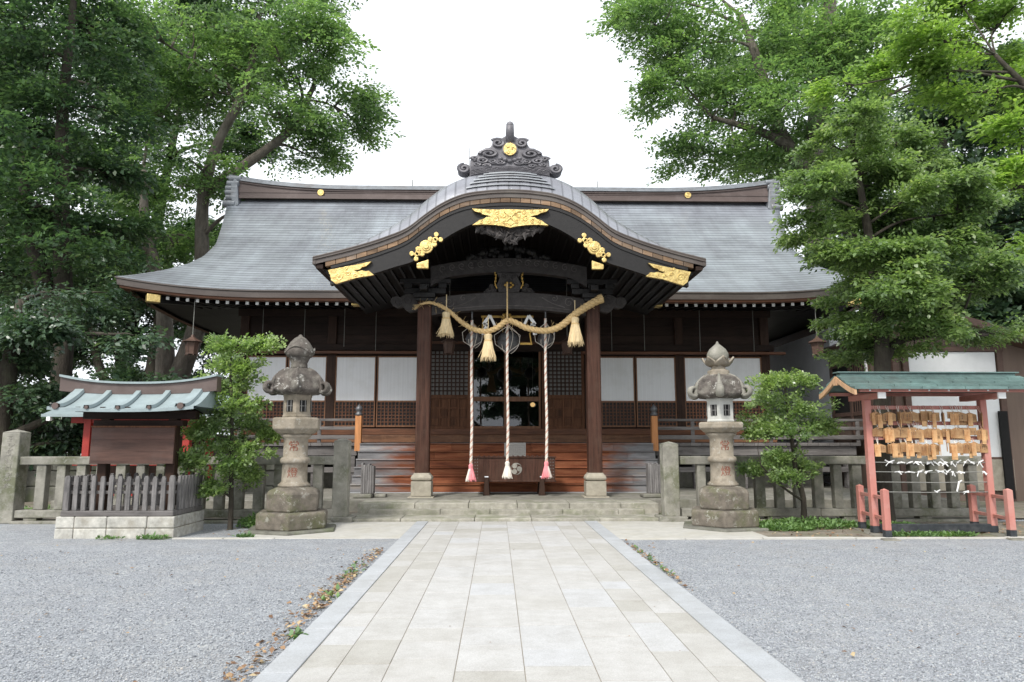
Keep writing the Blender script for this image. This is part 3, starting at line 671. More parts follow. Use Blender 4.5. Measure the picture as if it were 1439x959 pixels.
# ridge-end ornament
YO = 15.75
orn_half = [(0, 8.62), (.1, 8.62), (.3, 8.52), (.44, 8.42), (.5, 8.33), (.62, 8.32), (.78, 8.2), (.83, 8.08), (.95, 8.02), (.99, 7.9), (1.0, 7.62)]
xo = [x for x, z in orn_half]
bot = [(x, 7.5 - .16 * (x / 1.0) ** 2) for x in np.linspace(1.0, -1.0, 21)]
poly = [(-x, z) for x, z in orn_half[:0:-1]] + orn_half + bot
m = MB(); m.prism(poly, YO, YO + .3)
def squash(mb):
    mb.v = [(x * .93, y, 8.27 + (z - 8.27) * (.72 if z < 8.27 else 1.02)) for x, y, z in mb.v]; return mb
ornament = H(squash(m)).build('ridge_ornament', 'orn', porch, bevel=.03)
m = MB()
for sg in (1, -1):
    for cx, cz, r, th, a0 in ((.52, 8.12, .17, .05, 0), (.7, 7.88, .13, .04, 0), (.3, 8.42, .13, .045, .6), (.86, 7.96, .09, .035, 0), (.42, 7.86, .1, .035, 2), (.82, 7.76, .08, .03, 1), (.25, 7.84, .09, .035, 3.1), (.56, 7.72, .08, .03, 0)):
        k0 = len(m.v); spiral(m, (sg * cx, cz), r, 1.7, th, YO - .01, sg, a0 if sg > 0 else math.pi - a0, 26, dy=-.04)
        for i in range(k0, len(m.v)):                       # flatten the scrolls into clouds
            x, y, z = m.v[i]; m.v[i] = (sg * cx + (x - sg * cx) * 1.35, y, cz + (z - cz) * .85)
    spiral(m, (sg * 1.14, 7.63), .15, 1.6, .06, YO + .02, -sg, math.pi / 2, 26, dy=-.03); m.tube([(sg * 1.14, YO + .02, 7.63), (sg * 1.14, YO + .28, 7.63)], .17, 14)
    for q in range(5):
        m.tube([(sg * (.3 + .13 * q), YO - .012, 7.62 - .02 * q), (sg * (.5 + .1 * q), YO - .014, 7.68 - .02 * q), (sg * .97, YO - .012, 7.58 - .03 * q + .1)], .022, 5)
for q in range(4): m.tube([(x, YO - .01, 7.56 + .045 * q - .16 * x * x) for x in np.linspace(-.98, .98, 21)], .02, 5)
for q in range(5): m.sphere((-.24 + .12 * q, YO, 7.88 + .04 * abs(q - 2)), .07, 10)
m.tube([(0, YO + .02, 8.26), (0, YO - .035, 8.26)], .2, 22)
H(squash(m)).build('cloud_scroll', 'orn', ornament)
m = MB(); m.tube([(0, YO - .03, 8.26), (0, YO - .08, 8.26)], .15, 24)
for a in (0, 2.09, 4.19): spiral(m, (.07 * math.cos(a), 8.26 + .07 * math.sin(a)), .05, .8, .014, YO - .085, 1, a, 12)
H(m).build('crest_medallion', 'gold', ornament)
m = MB(); m.tube([(0, YO + .25, 8.45), (0, YO + .02, 8.5), (0, YO - .1, 8.62), (0, YO - .16, 8.8)], [.1, .1, .1, .09], 14)
m.sphere((0, YO - .16, 8.8), .09, 12); H(m).build('ridge_finial', 'orn', ornament, smooth=True)
m = MB(); m.tube([(0, YO + .3, 7.6), (0, YO + 1, 7.66), (0, 24, 7.7)], .28, 14); H(m).build('porch_ridge', 'copper_grey', porch, smooth=True)

# porch pillars on stone bases
YP = 17.0
for sg in (1, -1):
    x = 2.03 * sg
    m = MB(); m.box(x - .165, x + .165, YP - .165, YP + .165, .8, 4.9)
    pil = H(m).build('porch_pillar', 'pillar', hall, bevel=.035)
    m = MB(); m.box(x - .235, x + .235, YP - .235, YP + .235, .3, .64); m.box(x - .3, x + .3, YP - .3, YP + .3, .255, .296)
    def sq(r, z, q): return (r / max(abs(math.cos(q)), abs(math.sin(q))) ** .75, z)
    m.lathe([(.2, .642), (.25, .67), (.262, .72), (.24, .765), (.2, .8), (.19, .83)], 32, x, YP, R(45), 0, sq)
    H(m).build('pillar_base', 'plinth', pil, bevel=.015)
    m = MB(); m.box(x - .21, x + .21, YP - .21, YP + .21, 4.9, 4.98); m.box(x - .26, x + .26, YP - .26, YP + .26, 4.98, 5.1)
    m.box(x - .5, x + .5, YP - .09, YP + .09, 5.1, 5.24); m.box(x - .09, x + .09, YP - .55, YP + .55, 5.1, 5.24)
    for d in (-.42, 0, .42): m.box(x + d - .1, x + d + .1, YP - .11, YP + .11, 5.24, 5.36)
    m.box(x - .62, x + .62, YP - .08, YP + .08, 5.36, 5.48)
    H(m).build('bracket', 'wood_black', pil, bevel=.015)
    # cloud-shaped beam nose
    sh = [(0, 4.68), (.18, 4.64), (.3, 4.7), (.36, 4.78), (.48, 4.75), (.6, 4.8), (.66, 4.9), (.62, 5.0), (.5, 5.04), (.42, 5.0), (.34, 5.06), (.22, 5.1), (.1, 5.06), (0, 5.08)]
    m = MB(); m.prism([(sg * (2.2 + a), b) for a, b in sh], YP - .1, YP + .1)
    spiral(m, (sg * 2.68, 4.9), .12, 1.3, .016, YP - .105, sg, 1); spiral(m, (sg * 2.42, 4.92), .12, 1.2, .016, YP - .105, -sg, 2)
    H(m).build('beam_nose', 'carve', hall, bevel=.015)
# rainbow beams between the pillars
def beam(name, x1, zc, h, camber, y, hy, par=hall, mat='carve', drop=0):
    xx = np.linspace(-x1, x1, 33); f = lambda x: zc + camber * (1 - (x / x1) ** 2)
    b0 = lambda x: f(x) - h - drop * max(0, (abs(x) - x1 * .8) / (x1 * .2))
    m = MB(); m.grid([[(x, y - hy, b0(x)) for x in xx], [(x, y - hy, f(x)) for x in xx], [(x, y + hy, f(x)) for x in xx], [(x, y + hy, b0(x)) for x in xx]], close=False)
    m.grid([[(x, y + hy, b0(x)) for x in xx], [(x, y - hy, b0(x)) for x in xx]])
    return H(m).build(name, mat, par, bevel=.02), f
bm1, f1 = beam('porch_beam', 1.86, 4.98, .42, .16, YP, .13)
m = MB()
for sg in (1, -1):
    spiral(m, (sg * 1.45, 4.88), .13, 1.4, .014, YP - .135, sg, 0); spiral(m, (sg * 1.1, 4.98), .08, 1.2, .012, YP - .135, -sg, 1)
    m.tube(catmull([(sg * 1.35, YP - .135, 4.76), (sg * 1.05, YP - .135, 4.86), (sg * .8, YP - .135, 5.0)], 6), .012, 5)
m.tube([(x, YP - .132, f1(x) - .34) for x in np.linspace(-1.5, 1.5, 15)], .012, 5)
H(m).build('beam_carving', 'carve_lt', bm1)
bm2, f2 = beam('upper_beam', 1.9, 5.78, .36, .22, YP + .02, .12, drop=.15)
m = MB()
for x in np.linspace(-1.6, 1.6, 15): spiral(m, (x, f2(x) - .13), .09, 1.2, .013, YP - .105, 1 if x > 0 else -1, x, 16)
H(m).build('beam_carving', 'carve_lt', bm2)
m = MB()                                                    # carved strut between the two beams
m.prism([(-.24, 5.14), (.24, 5.14), (.3, 5.3), (.22, 5.5), (.3, 5.62), (-.3, 5.62), (-.22, 5.5), (-.3, 5.3)], YP - .12, YP + .12)
for sg in (1, -1):
    for cx, cz, r in ((.38, 5.2, .09), (.5, 5.18, .08), (.42, 5.3, .07), (.58, 5.14, .05)): m.sphere((sg * cx, YP - .02, cz), r, 10); spiral(m, (sg * cx, cz), r * .8, 1.2, .015, YP - .02 - r, sg, 0, 16)
for cx, cz in ((-.12, 5.3), (.12, 5.3), (0, 5.42), (-.12, 5.52), (.12, 5.52)): spiral(m, (cx, cz), .08, 1.4, .018, YP - .13, 1, 0, 18)
strut = H(m).build('carved_strut', 'carve', hall, bevel=.01)
m = MB()
for sg in (1, -1):
    m.tube(catmull([(sg * .34, YP - .14, 5.62), (sg * .31, YP - .15, 5.5), (sg * .34, YP - .15, 5.36), (sg * .29, YP - .14, 5.22)], 5), .016, 6)
    for z in (5.56, 5.48, 5.4, 5.3): m.sphere((sg * .325, YP - .15, z), .028, 8)
for a in range(6): m.sphere((.09 * math.cos(a * 1.05), YP - .17, 5.3 + .06 * math.sin(a * 1.05)), .035, 8)
H(m).build('gilt_edging', 'gold_dk', strut)
m = MB(); rr = random.Random(5)                             # frog-leg carving high up in the gable
for k in range(46):
    x = rr.uniform(-1.0, 1.0); z = 6.0 + rr.uniform(0, .38) * (1 - abs(x)); m.sphere((x, YP + rr.uniform(-.08, .05), z), rr.uniform(.05, .1), 8)
H(m).build('gable_carving', 'wood_black', hall)
for sg in (1, -1):
    m = MB(); m.bar((sg * 2.03, YP, 5.3), (sg * 2.03, 21.6, 5.0), .2, .26); H(m).build('tie_beam', 'wood_black', hall)

# body of the hall
YW = 21.6; XW = 8.0
m = MB()
m.box(-XW, XW, YW + .02, YW + .16, 4.3, 6.4); m.box(-XW, -2.5, YW + .03, YW + .15, 1.5, 4.3); m.box(2.5, XW, YW + .03, YW + .15, 1.5, 4.3)
m.box(-XW, -XW + .15, YW + .16, 30, .3, 6.4); m.box(XW - .15, XW, YW + .16, 30, .3, 6.4); m.box(-XW, XW, 30, 30.2, .3, 6.4)
for z in np.arange(4.5, 6.3, .3): m.box(-XW - .0, XW, YW + .0, YW + .02, z, z + .285)
H(m).build('wall', 'wood_h', hall)
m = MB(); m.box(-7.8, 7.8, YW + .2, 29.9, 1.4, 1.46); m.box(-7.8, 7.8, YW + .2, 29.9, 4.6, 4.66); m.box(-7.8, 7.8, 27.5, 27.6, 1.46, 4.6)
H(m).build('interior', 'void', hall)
for x in (-7.95, -5.3, -2.52, 2.52, 5.3, 7.95):
    m = MB(); m.box(x - .13, x + .13, YW - .1, YW + .2, .3, 6.3); H(m).build('post', 'wood_v', hall, bevel=.012)
m = MB(); m.box(-8.5, -2.3, YW - .3, YW - .1, 4.19, 4.27); m.box(2.3, 8.5, YW - .3, YW - .1, 4.19, 4.27)
H(m).build('hood_board', 'brown_h', hall, bevel=.01)
m = MB(); m.box(-8.2, 8.2, YW - .16, YW - .1, 4.3, 4.5);  m.box(-8.15, 8.15, YW - .14, YW - .1, 5.35, 5.6)
H(m).build('tie_rail', 'wood_h', hall, bevel=.012)
m = MB(); m.box(-8.15, 8.15, YW - .17, YW - .1, 1.54, 1.76, 0); m.box(-8.15, 8.15, YW - .14, YW - .1, 1.765, 1.95, 1)
H(m).build('sill_beam', ['sill_wood', 'brown_h'], hall, bevel=.012)
for sg in (1, -1):
    for a, b in ((2.65, 3.91), (3.95, 5.17), (5.43, 6.6), (6.64, 7.82)):
        x0, x1 = (a, b) if sg > 0 else (-b, -a)
        m = MB(); m.box(x0 + .03, x1 - .03, YW - .045, YW - .03, 2.79, 4.1)
        sh = H(m).build('shoji_screen', 'shoji', hall)
        m = MB()
        for q in (x0, x1 - .035): m.box(q, q + .035, YW - .07, YW - .02, 2.0, 4.14)
        m.box(x0 + .035, x1 - .035, YW - .07, YW - .02, 4.1, 4.14); m.box(x0 + .035, x1 - .035, YW - .07, YW - .02, 2.74, 2.79); m.box(x0 + .035, x1 - .035, YW - .07, YW - .02, 2.0, 2.05)
        H(m).build('screen_frame', 'door_wood', sh)
        m = MB(); m.box(x0 + .035, x1 - .035, YW - .03, YW - .025, 2.05, 2.74, 0)
        n_ = 11
        for k in range(1, n_): q = x0 + .035 + (x1 - x0 - .07) * k / n_; m.box(q - .016, q + .016, YW - .06, YW - .031, 2.05, 2.74, 1)
        for k in range(1, 7): q = 2.05 + .69 * k / 7; m.box(x0 + .035, x1 - .035, YW - .055, YW - .031, q - .016, q + .016, 1)
        H(m).build('lattice_panel', ['wood_black', 'brown_h'], hall)
# centre bay: lattice doors either side of two glazed doors
for sg in (1, -1):
    x0, x1 = (1.08, 2.38) if sg > 0 else (-2.38, -1.08)
    m = MB()
    for q in (x0, x1 - .09): m.box(q, q + .09, YW - .02, YW + .06, 1.9, 4.42)
    for z0, z1 in ((4.32, 4.42), (2.85, 2.97), (1.9, 2.02)): m.box(x0 + .09, x1 - .09, YW - .015, YW + .055, z0, z1)
    d = H(m).build('lattice_door', 'brown', hall, bevel=.006)
    m = MB(); m.box(x0 + .09, x1 - .09, YW + .035, YW + .045, 2.97, 4.32, 0)
    for k in range(1, 9): q = x0 + .09 + 1.12 * k / 9; m.box(q - .02, q + .02, YW + .0, YW + .034, 2.97, 4.32, 1)
    for k in range(1, 11): q = 2.97 + 1.35 * k / 11; m.box(x0 + .09, x1 - .09, YW + .005, YW + .034, q - .02, q + .02, 1)
    H(m).build('lattice', ['tin', 'wood_v'], d)
    m = MB(); m.box(x0 + .09, x1 - .09, YW + .035, YW + .045, 2.02, 2.85, 0)
    for k in range(1, 4): q = x0 + .09 + 1.12 * k / 4; m.box(q - .02, q + .02, YW, YW + .034, 2.02, 2.85, 0)
    for k in range(1, 3): q = 2.02 + .83 * k / 3; m.box(x0 + .09, x1 - .09, YW + .003, YW + .034, q - .02, q + .02, 0)
    for i in range(4):
        for j in range(3):
            if (i + j) % 2 == 0: m.box(x0 + .14 + .28 * i, x0 + .32 + .28 * i, YW + .015, YW + .034, 2.06 + .277 * j, 2.25 + .277 * j, 0)
    H(m).build('door_panel', 'brown', d)
    x0, x1 = (.0, 1.06) if sg > 0 else (-1.06, .0)
    m = MB()
    for q, w in ((x0, .07), (x1 - .07, .07)): m.box(q + .002, q + w - .002, YW + .07, YW + .13, 1.9, 4.42)
    for z0, z1 in ((4.34, 4.42), (2.78, 2.92), (1.9, 2.03)): m.box(x0 + .07, x1 - .07, YW + .075, YW + .125, z0, z1)
    gd = H(m).build('glazed_door', 'door_wood', hall, bevel=.005)
    for z0, z1 in ((2.92, 4.34), (2.03, 2.78)):
        m = MB(); m.add([(x0 + .065, YW + .1, z0), (x1 - .065, YW + .1, z0), (x1 - .065, YW + .1, z1), (x0 + .065, YW + .1, z1)], [(0, 1, 2, 3)])
        H(m).build('glass_pane', 'glass', gd)
m = MB(); m.box(-2.39, 2.39, YW - .06, YW + .14, 4.422, 4.6); m.box(-2.39, 2.39, YW - .1, YW + .16, 1.72, 1.898)
H(m).build('door_lintel', 'brown_h', hall, bevel=.01)
# veranda, railing, stairs
m = MB()
for x in np.arange(-9.9, 9.9, .3): m.box(x + .004, x + .296, 19.9, YW - .12, 1.44, 1.53)
for sg in (1, -1):
    for y in np.arange(YW - .1, 29, .3): m.box(min(sg * 8.02, sg * 9.9), max(sg * 8.02, sg * 9.9), y, y + .296, 1.44, 1.53)
H(m).build('veranda_deck', 'grey_wood', hall, bevel=.008)
m = MB()
m.box(-9.8, -4.15, 19.98, 20.12, 1.18, 1.435); m.box(4.15, 9.8, 19.98, 20.12, 1.18, 1.435); m.box(-9.85, 9.85, 19.97, 20.12, .72, .86)
for x in (-9.6, -8, -6.6, -5.3, -4.3, 4.3, 5.3, 6.6, 8, 9.6): m.box(x - .1, x + .1, 20.0, 20.2, .27, 1.2)
for sg in (1, -1): m.box(min(sg * 9.6, sg * 9.8), max(sg * 9.6, sg * 9.8), 20.12, 29, 1.18, 1.43)
H(m).build('veranda_frame', 'grey_wood', hall, bevel=.008)
m = MB(); m.box(-9.2, 9.2, 20.9, 21.1, .27, .7, 0); m.box(-9.1, 9.1, 21.3, 21.4, .7, 1.43, 1)  # stone footing wall; the black sheet above it paints in under-floor shade
H(m).build('foundation_and_shade', ['stone', 'void'], hall)
YR = 19.98
for sg in (1, -1):
    m = MB()
    for z, h in ((2.16, .07), (1.93, .09), (1.68, .12)):
        m.box(min(sg * 4.18, sg * 10.2), max(sg * 4.18, sg * 10.2), YR - h / 2, YR + h / 2, z - h / 2, z + h / 2)
        m.box(min(sg * 9.82, sg * 9.92), max(sg * 9.82, sg * 9.92), YR + h / 2 + .002, 29, z - h / 2, z + h / 2)
    for x in (5.2, 6.3, 7.4, 8.5, 9.87): m.box(sg * x - .05, sg * x + .05, YR - .03, YR + .03, 1.53, 2.13)
    H(m).build('railing', 'grey_wood', hall, bevel=.01)
    x = sg * 4.1
    m = MB(); m.box(x - .085, x + .085, 19.79, 19.96, 1.3, 2.27); np_ = H(m).build('newel_post', 'newwood', hall, bevel=.012)
    m = MB(); m.lathe([(.1, 2.272), (.1, 2.33), (.075, 2.35), (.07, 2.39), (.095, 2.42), (.1, 2.47), (.07, 2.52), (.02, 2.57), (.002, 2.6)], 16, x, 19.875)
    H(m).build('post_cap', 'iron', np_, smooth=True)
m = MB(); NT = 6
for k in range(NT):
    y = 18.5 + .235 * k; z0 = .285 + .205 * k; z1 = z0 + .205; x = -4.02
    while x < 4.02:
        L = random.uniform(1.6, 3.2)
        if x + L > 3.4: L = 4.02 - x
        m.box(x + .002, x + L - .002, y + .02, y + .3, z0, z1 - .036); m.box(x + .002, x + L - .002, y - .012, y + .3, z1 - .034, z1); x += L
st = H(m).build('stairs', 'stairs', hall, bevel=.005)
m = MB()
m.box(-4.05, 4.05, 18.45, 19.9, .268, .283)
H(m).build('stair_base', 'kerb', hall)
# hanging rods under the eaves
for x, zb in ((-6.1, 4.27), (-3.95, 4.27), (-7.35, 4.6), (3.2, 4.27), (5.9, 4.27), (7.55, 4.27), (4.2, 4.3), (-4.9, 4.4)):
    m = MB(); m.tube([(x, YW - .25, zb), (x, YW - .28, 5.9)], .009, 5)
    H(m).build('hook_rod', 'wire', hall)
# ------------------------------------------------------------------ rope, bells, box in the porch
sr = thing('shimenawa', 'thick twisted straw rope swagged between the two porch pillars', 'straw rope', (SX, 16.7, 4.2))
m = MB()
pts = [(-1.997, 4.79), (-1.726, 4.83), (-1.369, 4.68), (-.993, 4.363), (-.704, 4.193), (-.4, 4.142), (-.164, 4.229), (.081, 4.40), (.259, 4.368), (.564, 4.223), (.987, 4.164), (1.344, 4.268), (1.705, 4.562), (2.075, 4.806), (2.36, 4.95)]
rope(m, [(x, 16.7, z) for x, z in pts], [.026, .038, .05, .058, .063, .066, .067, .067, .069, .072, .076, .082, .088, .094, .098], .32, n=8, sub=10)
rr = random.Random(2)
for k in range(90):
    t = rr.random() * 13.5; i = int(t); f = t - i; a, b = pts[i], pts[i + 1]; p = Vector((a[0] + (b[0] - a[0]) * f, 16.7, a[1] + (b[1] - a[1]) * f))
    d = Vector((rr.uniform(-1, 1), rr.uniform(-1, .4), rr.uniform(-1, 1))).normalized(); m.tube([p + d * .06, p + d * rr.uniform(.12, .22)], .004, 3)
for k in range(14):
    a = rr.uniform(-.6, .6); m.tube([(-1.97, 16.7, 4.79), (-2.1 - rr.random() * .08, 16.7 + a * .1, 4.76 + a * .14 - .05)], .006, 3)
m.build('twisted_rope', 'straw', sr, smooth=True)
m = MB(); m.tube([(2.37, 16.7, 4.955), (2.27, 16.7, 4.92)], .112, 14); m.build('rope_binding', 'straw', sr)
for x, z0, z1 in ((-1.36, 4.6, 4.02), (-.365, 4.07, 3.46), (1.7, 4.48, 3.82)):
    m = MB(); H_ = z0 - z1
    m.lathe([(.07, z0), (.1, z0 - .03), (.085, z0 - .14), (.1, z0 - .18), (.12, z0 - .3), (.16, z1 + .06), (.15, z1 + .04)], 18, x, 16.66)
    for k in range(130):
        a = rr.uniform(0, 6.28); r0 = .085; r1 = rr.uniform(.1, .2) * (1 if rr.random() < .9 else 1.2)
        m.tube([(x + r0 * math.cos(a), 16.66 + r0 * math.sin(a), z0 - .15), (x + .125 * math.cos(a), 16.66 + .125 * math.sin(a), z0 - .34), (x + r1 * math.cos(a), 16.66 + r1 * math.sin(a), z1 + rr.uniform(-.05, .06))], [.008, .008, .004], 4)
    m.tube([(x, 16.66, z0 - .005), (x, 16.66, z0 + .42)], .012, 5)
    ts = m.build('straw_tassel', 'straw_lt', sr)
    m = MB(); m.lathe([(.092, z0 - .2), (.1, z0 - .19), (.1, z0 - .15), (.092, z0 - .14)], 16, x, 16.66); m.build('tassel_band', 'straw', ts)
m = MB(); m.tube([(.085, 16.62, 4.42), (.085, 16.66, 5.3)], .018, 6); m.build('hanging_cord', 'straw', sr)
for i, (x, zb, zt, lab) in enumerate(((-.76, .66, 4.45, 'left twisted red and white bell rope ending in a pink tassel, with bell'), (.095, .72, 4.42, 'middle twisted red and white bell rope ending in a white tassel, with bell'), (1.015, .72, 4.5, 'right twisted bell rope ending in a short pink tassel, with bell'))):
    b = thing('bell_rope', lab, 'bell rope', (x, 17.0, 4.5), 'bell ropes hanging in the porch')
    m = MB(); y = 16.95
    rope(m, [(x, y, zb + .3), (x + .015, y, 2.0), (x - .005, y, 3.2), (x, y, zt)], [.037, .034, .033, .034], .17, (0, 0, 1), 6, 40)
    m.build('rope', ['white_cord', 'red_cord'], b, smooth=True)
    m = MB(); m.lathe([(.02, zb + .4), (.055, zb + .34), (.05, zb + .26), (.09, zb + .08), (.1, zb + .02), (.09, zb)], 14, x, y)
    for k in range(60):
        a = rr.uniform(0, 6.28); r1 = rr.uniform(.06, .13)
        m.tube([(x + .045 * math.cos(a), y + .045 * math.sin(a), zb + .26), (x + r1 * math.cos(a), y + r1 * math.sin(a), zb + rr.uniform(-.04, .03))], [.012, .007], 4, 1 if (i == 0 and math.cos(a) < -.2) or (i == 2 and math.cos(a) > .5) else 0)
    m.build('tassel', [['pink', 'white_cord'], ['white_cord', 'pink'], ['pink', 'white_cord']][i], b)
    m = MB(); cz = 4.02 + (.05 if i != 1 else -.02); r = .2 if i != 1 else .27; by = 17.45
    m.sphere((x + .03, by, cz), r, 20); m.lathe([(r * 1.0, cz - .03), (r * 1.06, cz), (r * 1.0, cz + .03)], 20, x + .03, by)
    m.tube([(x + .03, by, cz + r), (x + .03, by, cz + r + .1), (x, y, zt + .02), (x, y, zt + .25)], .02, 6)
    m.build('bell', 'iron', b, smooth=True)
    m = MB()
    for k in range(0, 5, 2):
        a = (k - 2) * .42; m.tube([(x, y + .06, zt - .05)] + [(x + .03 + (r + .03) * math.sin(a + q * .2) * math.sin(q), by - (r + .03) * math.cos(a) * math.sin(q), cz - (r + .04) * math.cos(q)) for q in np.linspace(2.4, .25, 8)], .007, 5)
    for sg in (1, -1): m.tube([(x, y + .06, zt - .1), (x + sg * (r + .05), by - .1, cz + .15), (x + sg * (r + .02), by - .12, cz - .08), (x, by - .2, cz - r - .03)], .008, 5)
    m.build('cord_net', 'white_cord', b)
for i, (x, z, lab) in enumerate(((-.33, 4.62, 'zigzag white paper streamer left of the middle bell'), (.62, 4.62, 'zigzag white paper streamer right of the middle bell'))):
    m = MB(); y = 17.2; sg = 1 if i else -1
    for (xa, za, xb, zb_) in ((0, 0, -.16, -.22), (-.16, -.22, -.05, -.24), (-.05, -.24, -.2, -.44), (-.2, -.44, -.1, -.45)):
        m.bar((x + sg * -xa, y, z + za), (x + sg * -xb, y, z + zb_), .012, .075, 0, (0, 0, 1))
    m.bar((x, y, z), (x + sg * -.12, y + .02, z - .25), .01, .06)
    tag(m.build('paper_streamer', 'paper'), lab, 'paper streamer', 'paper streamers by the bells')
m = MB()                                                    # gilt altar frame hanging behind the middle bell
m.tube([(.7, 17.5, 4.62), (.72, 17.5, 4.3), (.66, 17.5, 4.22), (.7, 17.5, 3.98)], .022, 6); m.bar((.72, 17.5, 3.96), (.42, 17.5, 3.96), .04, .05)
m.tube([(-.5, 17.5, 4.62), (-.52, 17.5, 4.3), (-.46, 17.5, 4.2)], .022, 6); m.bar((-.55, 17.5, 4.64), (.75, 17.5, 4.64), .05, .05)
for k in range(8): m.sphere((.085 + .1 * math.cos(k * .8), 17.3, 4.6 + .08 * math.sin(k * .8)), .04, 8)
tag(m.build('gilt_hanger', 'gold_dk'), 'gilded openwork hanger behind the middle bell', 'hanger')
ob = thing('offering_box', 'long dark wooden offering box with faded round comma crest on two feet', 'offering box', (.27, 17.6, .27))
m = MB(); m.box(-.73, 1.27, 17.55, 18.2, .6, 1.18); m.box(-.75, 1.29, 17.53, 18.22, .585, .625); m.box(-.76, 1.3, 17.52, 18.23, 1.165, 1.19)
for x in np.arange(-.6, 1.2, .12): m.box(x, x + .03, 17.56, 18.2, 1.19, 1.215)
m.build('box_body', 'pillar', ob, bevel=.008)
for x in (-.4, .94):
    m = MB(); m.prism([(x - .085, .268), (x + .085, .268), (x + .07, .36), (x + .045, .7), (x - .045, .7), (x - .07, .36)], 17.45, 17.53); m.prism([(x - .085, .268), (x + .085, .268), (x + .05, .585), (x - .05, .585)], 18.1, 18.2); m.box(x - .03, x + .03, 17.53, 18.1, .35, .5)
    m.build('foot', 'wood_v', ob, bevel=.006)
    m = MB(); m.box(x - .045, x + .045, 17.44, 17.532, .702, .725); m.build('foot_plate', 'plaster_grey', ob)
m = MB(); c = (.32, .9); yb = 17.548                        # three comma swirl
for k in range(3):
    a = math.pi / 2 + .5 + k * 2.094; outl = []
    for q in np.linspace(0, 2 * math.pi, 18): outl.append((c[0] + .078 * math.cos(a) + .062 * math.cos(q), c[1] + .078 * math.sin(a) + .062 * math.sin(q)))
    m.prism(outl[:-1], yb - .006, yb)
    o1 = [(c[0] + .142 * math.cos(a - q), c[1] + .142 * math.sin(a - q)) for q in np.linspace(-.1, 1.75, 14)]
    o2 = [(c[0] + (.142 - .052 * (1 - q / 1.75)) * math.cos(a - q), c[1] + (.142 - .052 * (1 - q / 1.75)) * math.sin(a - q)) for q in np.linspace(1.7, -.1, 14)]
    m.prism(o1 + o2, yb - .0035, yb - .0005)
m.build('crest', 'emblem', ob)
m = MB()
for x in (-.68, -.62, 1.16, 1.22):
    for z in np.arange(.68, 1.15, .075): m.sphere((x, 17.55, z), .011, 6)
m.build('nail_heads', 'tin', ob)
m = MB(); m.box(.04, .585, 18.3, 18.36, 1.1, 1.53)
for k in range(11):
    for j in range(8): m.box(.07 + .046 * k, .1 + .046 * k, 18.292, 18.3, 1.14 + .045 * j, 1.165 + .045 * j)
tag(m.build('slotted_panel', 'tin', bevel=.004, org=(.31, 18.33, 1.1)), 'small grey pitted panel standing on the stairs behind the offering box', 'panel')
# interior lamp seen through the glass
lp = thing('hanging_lamp', 'small lit warm lamp glowing behind the right glass door', 'lamp', (.98, 22.6, 2.75))
m = MB(); m.lathe([(.02, 2.8), (.07, 2.77), (.08, 2.72), (.05, 2.67), (.02, 2.66)], 14, .98, 22.6); m.build('lamp_shade', 'lamp', lp, smooth=True)
m = MB(); m.tube([(.98, 22.6, 2.84), (.98, 22.6, 4.6)], .008, 5); m.build('lamp_cord', 'wire', lp)
# hanging lanterns
def hang_lantern(x, y, z, ztop, lab, s=1.0):
    t = thing('hanging_lantern', lab, 'lantern', (x, y, z), 'hanging lanterns under the eaves')
    m = MB(); m.lathe([(.13 * s, z), (.17 * s, z + .32 * s)][::1], 6, x, y, R(10)); 
    m.lathe([(.16 * s, z - .015), (.16 * s, z + .02 * s)], 6, x, y, R(10))
    for k in range(6):
        a = R(10) + k * math.pi / 3; m.tube([(x + .135 * s * math.cos(a), y + .135 * s * math.sin(a), z), (x + .175 * s * math.cos(a), y + .175 * s * math.sin(a), z + .32 * s)], .014 * s, 5)
        m.tube([(x + .16 * s * math.cos(a), y + .16 * s * math.sin(a), z - .06 * s), (x + .14 * s * math.cos(a), y + .14 * s * math.sin(a), z)], .014 * s, 5)
    m.build('lantern_body', 'brown_trim', t)
    m = MB(); m.lathe([(.27 * s, z + .32 * s), (.27 * s, z + .335 * s), (.15 * s, z + .39 * s), (.05 * s, z + .46 * s), (.03 * s, z + .52 * s)], 6, x, y, R(10)); m.build('lantern_roof', 'brown_trim', t)
    m = MB(); m.tube([(x, y, z + .5 * s), (x, y, ztop)], .01, 5); m.build('chain', 'wire', t)
hang_lantern(-8.47, 19.4, 3.93, 5.45, 'brown hexagonal hanging lantern under the left eave corner')
hang_lantern(8.74, 19.4, 3.96, 5.45, 'brown hexagonal hanging lantern under the right eave corner')
hang_lantern(-1.41, 18.5, 3.86, 6.0, 'dim grey hanging lantern inside the porch beside the left pillar', .85)
hang_lantern(1.69, 18.5, 3.86, 6.0, 'dim grey hanging lantern inside the porch beside the right pillar', .85)
# weathered stubs beside the stairs
for x, lab in ((-3.14, 'grooved grey weathered wooden stub post at the left end of the stairs'), (3.52, 'grooved grey weathered wooden stub post at the right end of the stairs')):
    t = thing('wooden_stub', lab, 'post', (x, 16.9, .275), 'weathered stubs by the stairs')
    m = MB()
    for k in range(6): m.box(x - .15 + .05 * k, x - .104 + .05 * k, 16.78, 17.02, .36, 1.03 + random.uniform(-.04, .03))
    m.build('post', 'grey_wood_v', t, bevel=.01)
    m = MB(); m.box(x - .3, x + .12, 16.62, 17.1, .272, .36); m.box(x + .14, x + .42, 16.85, 17.15, .272, .35); m.build('base_stone', 'stone', t, bevel=.025)

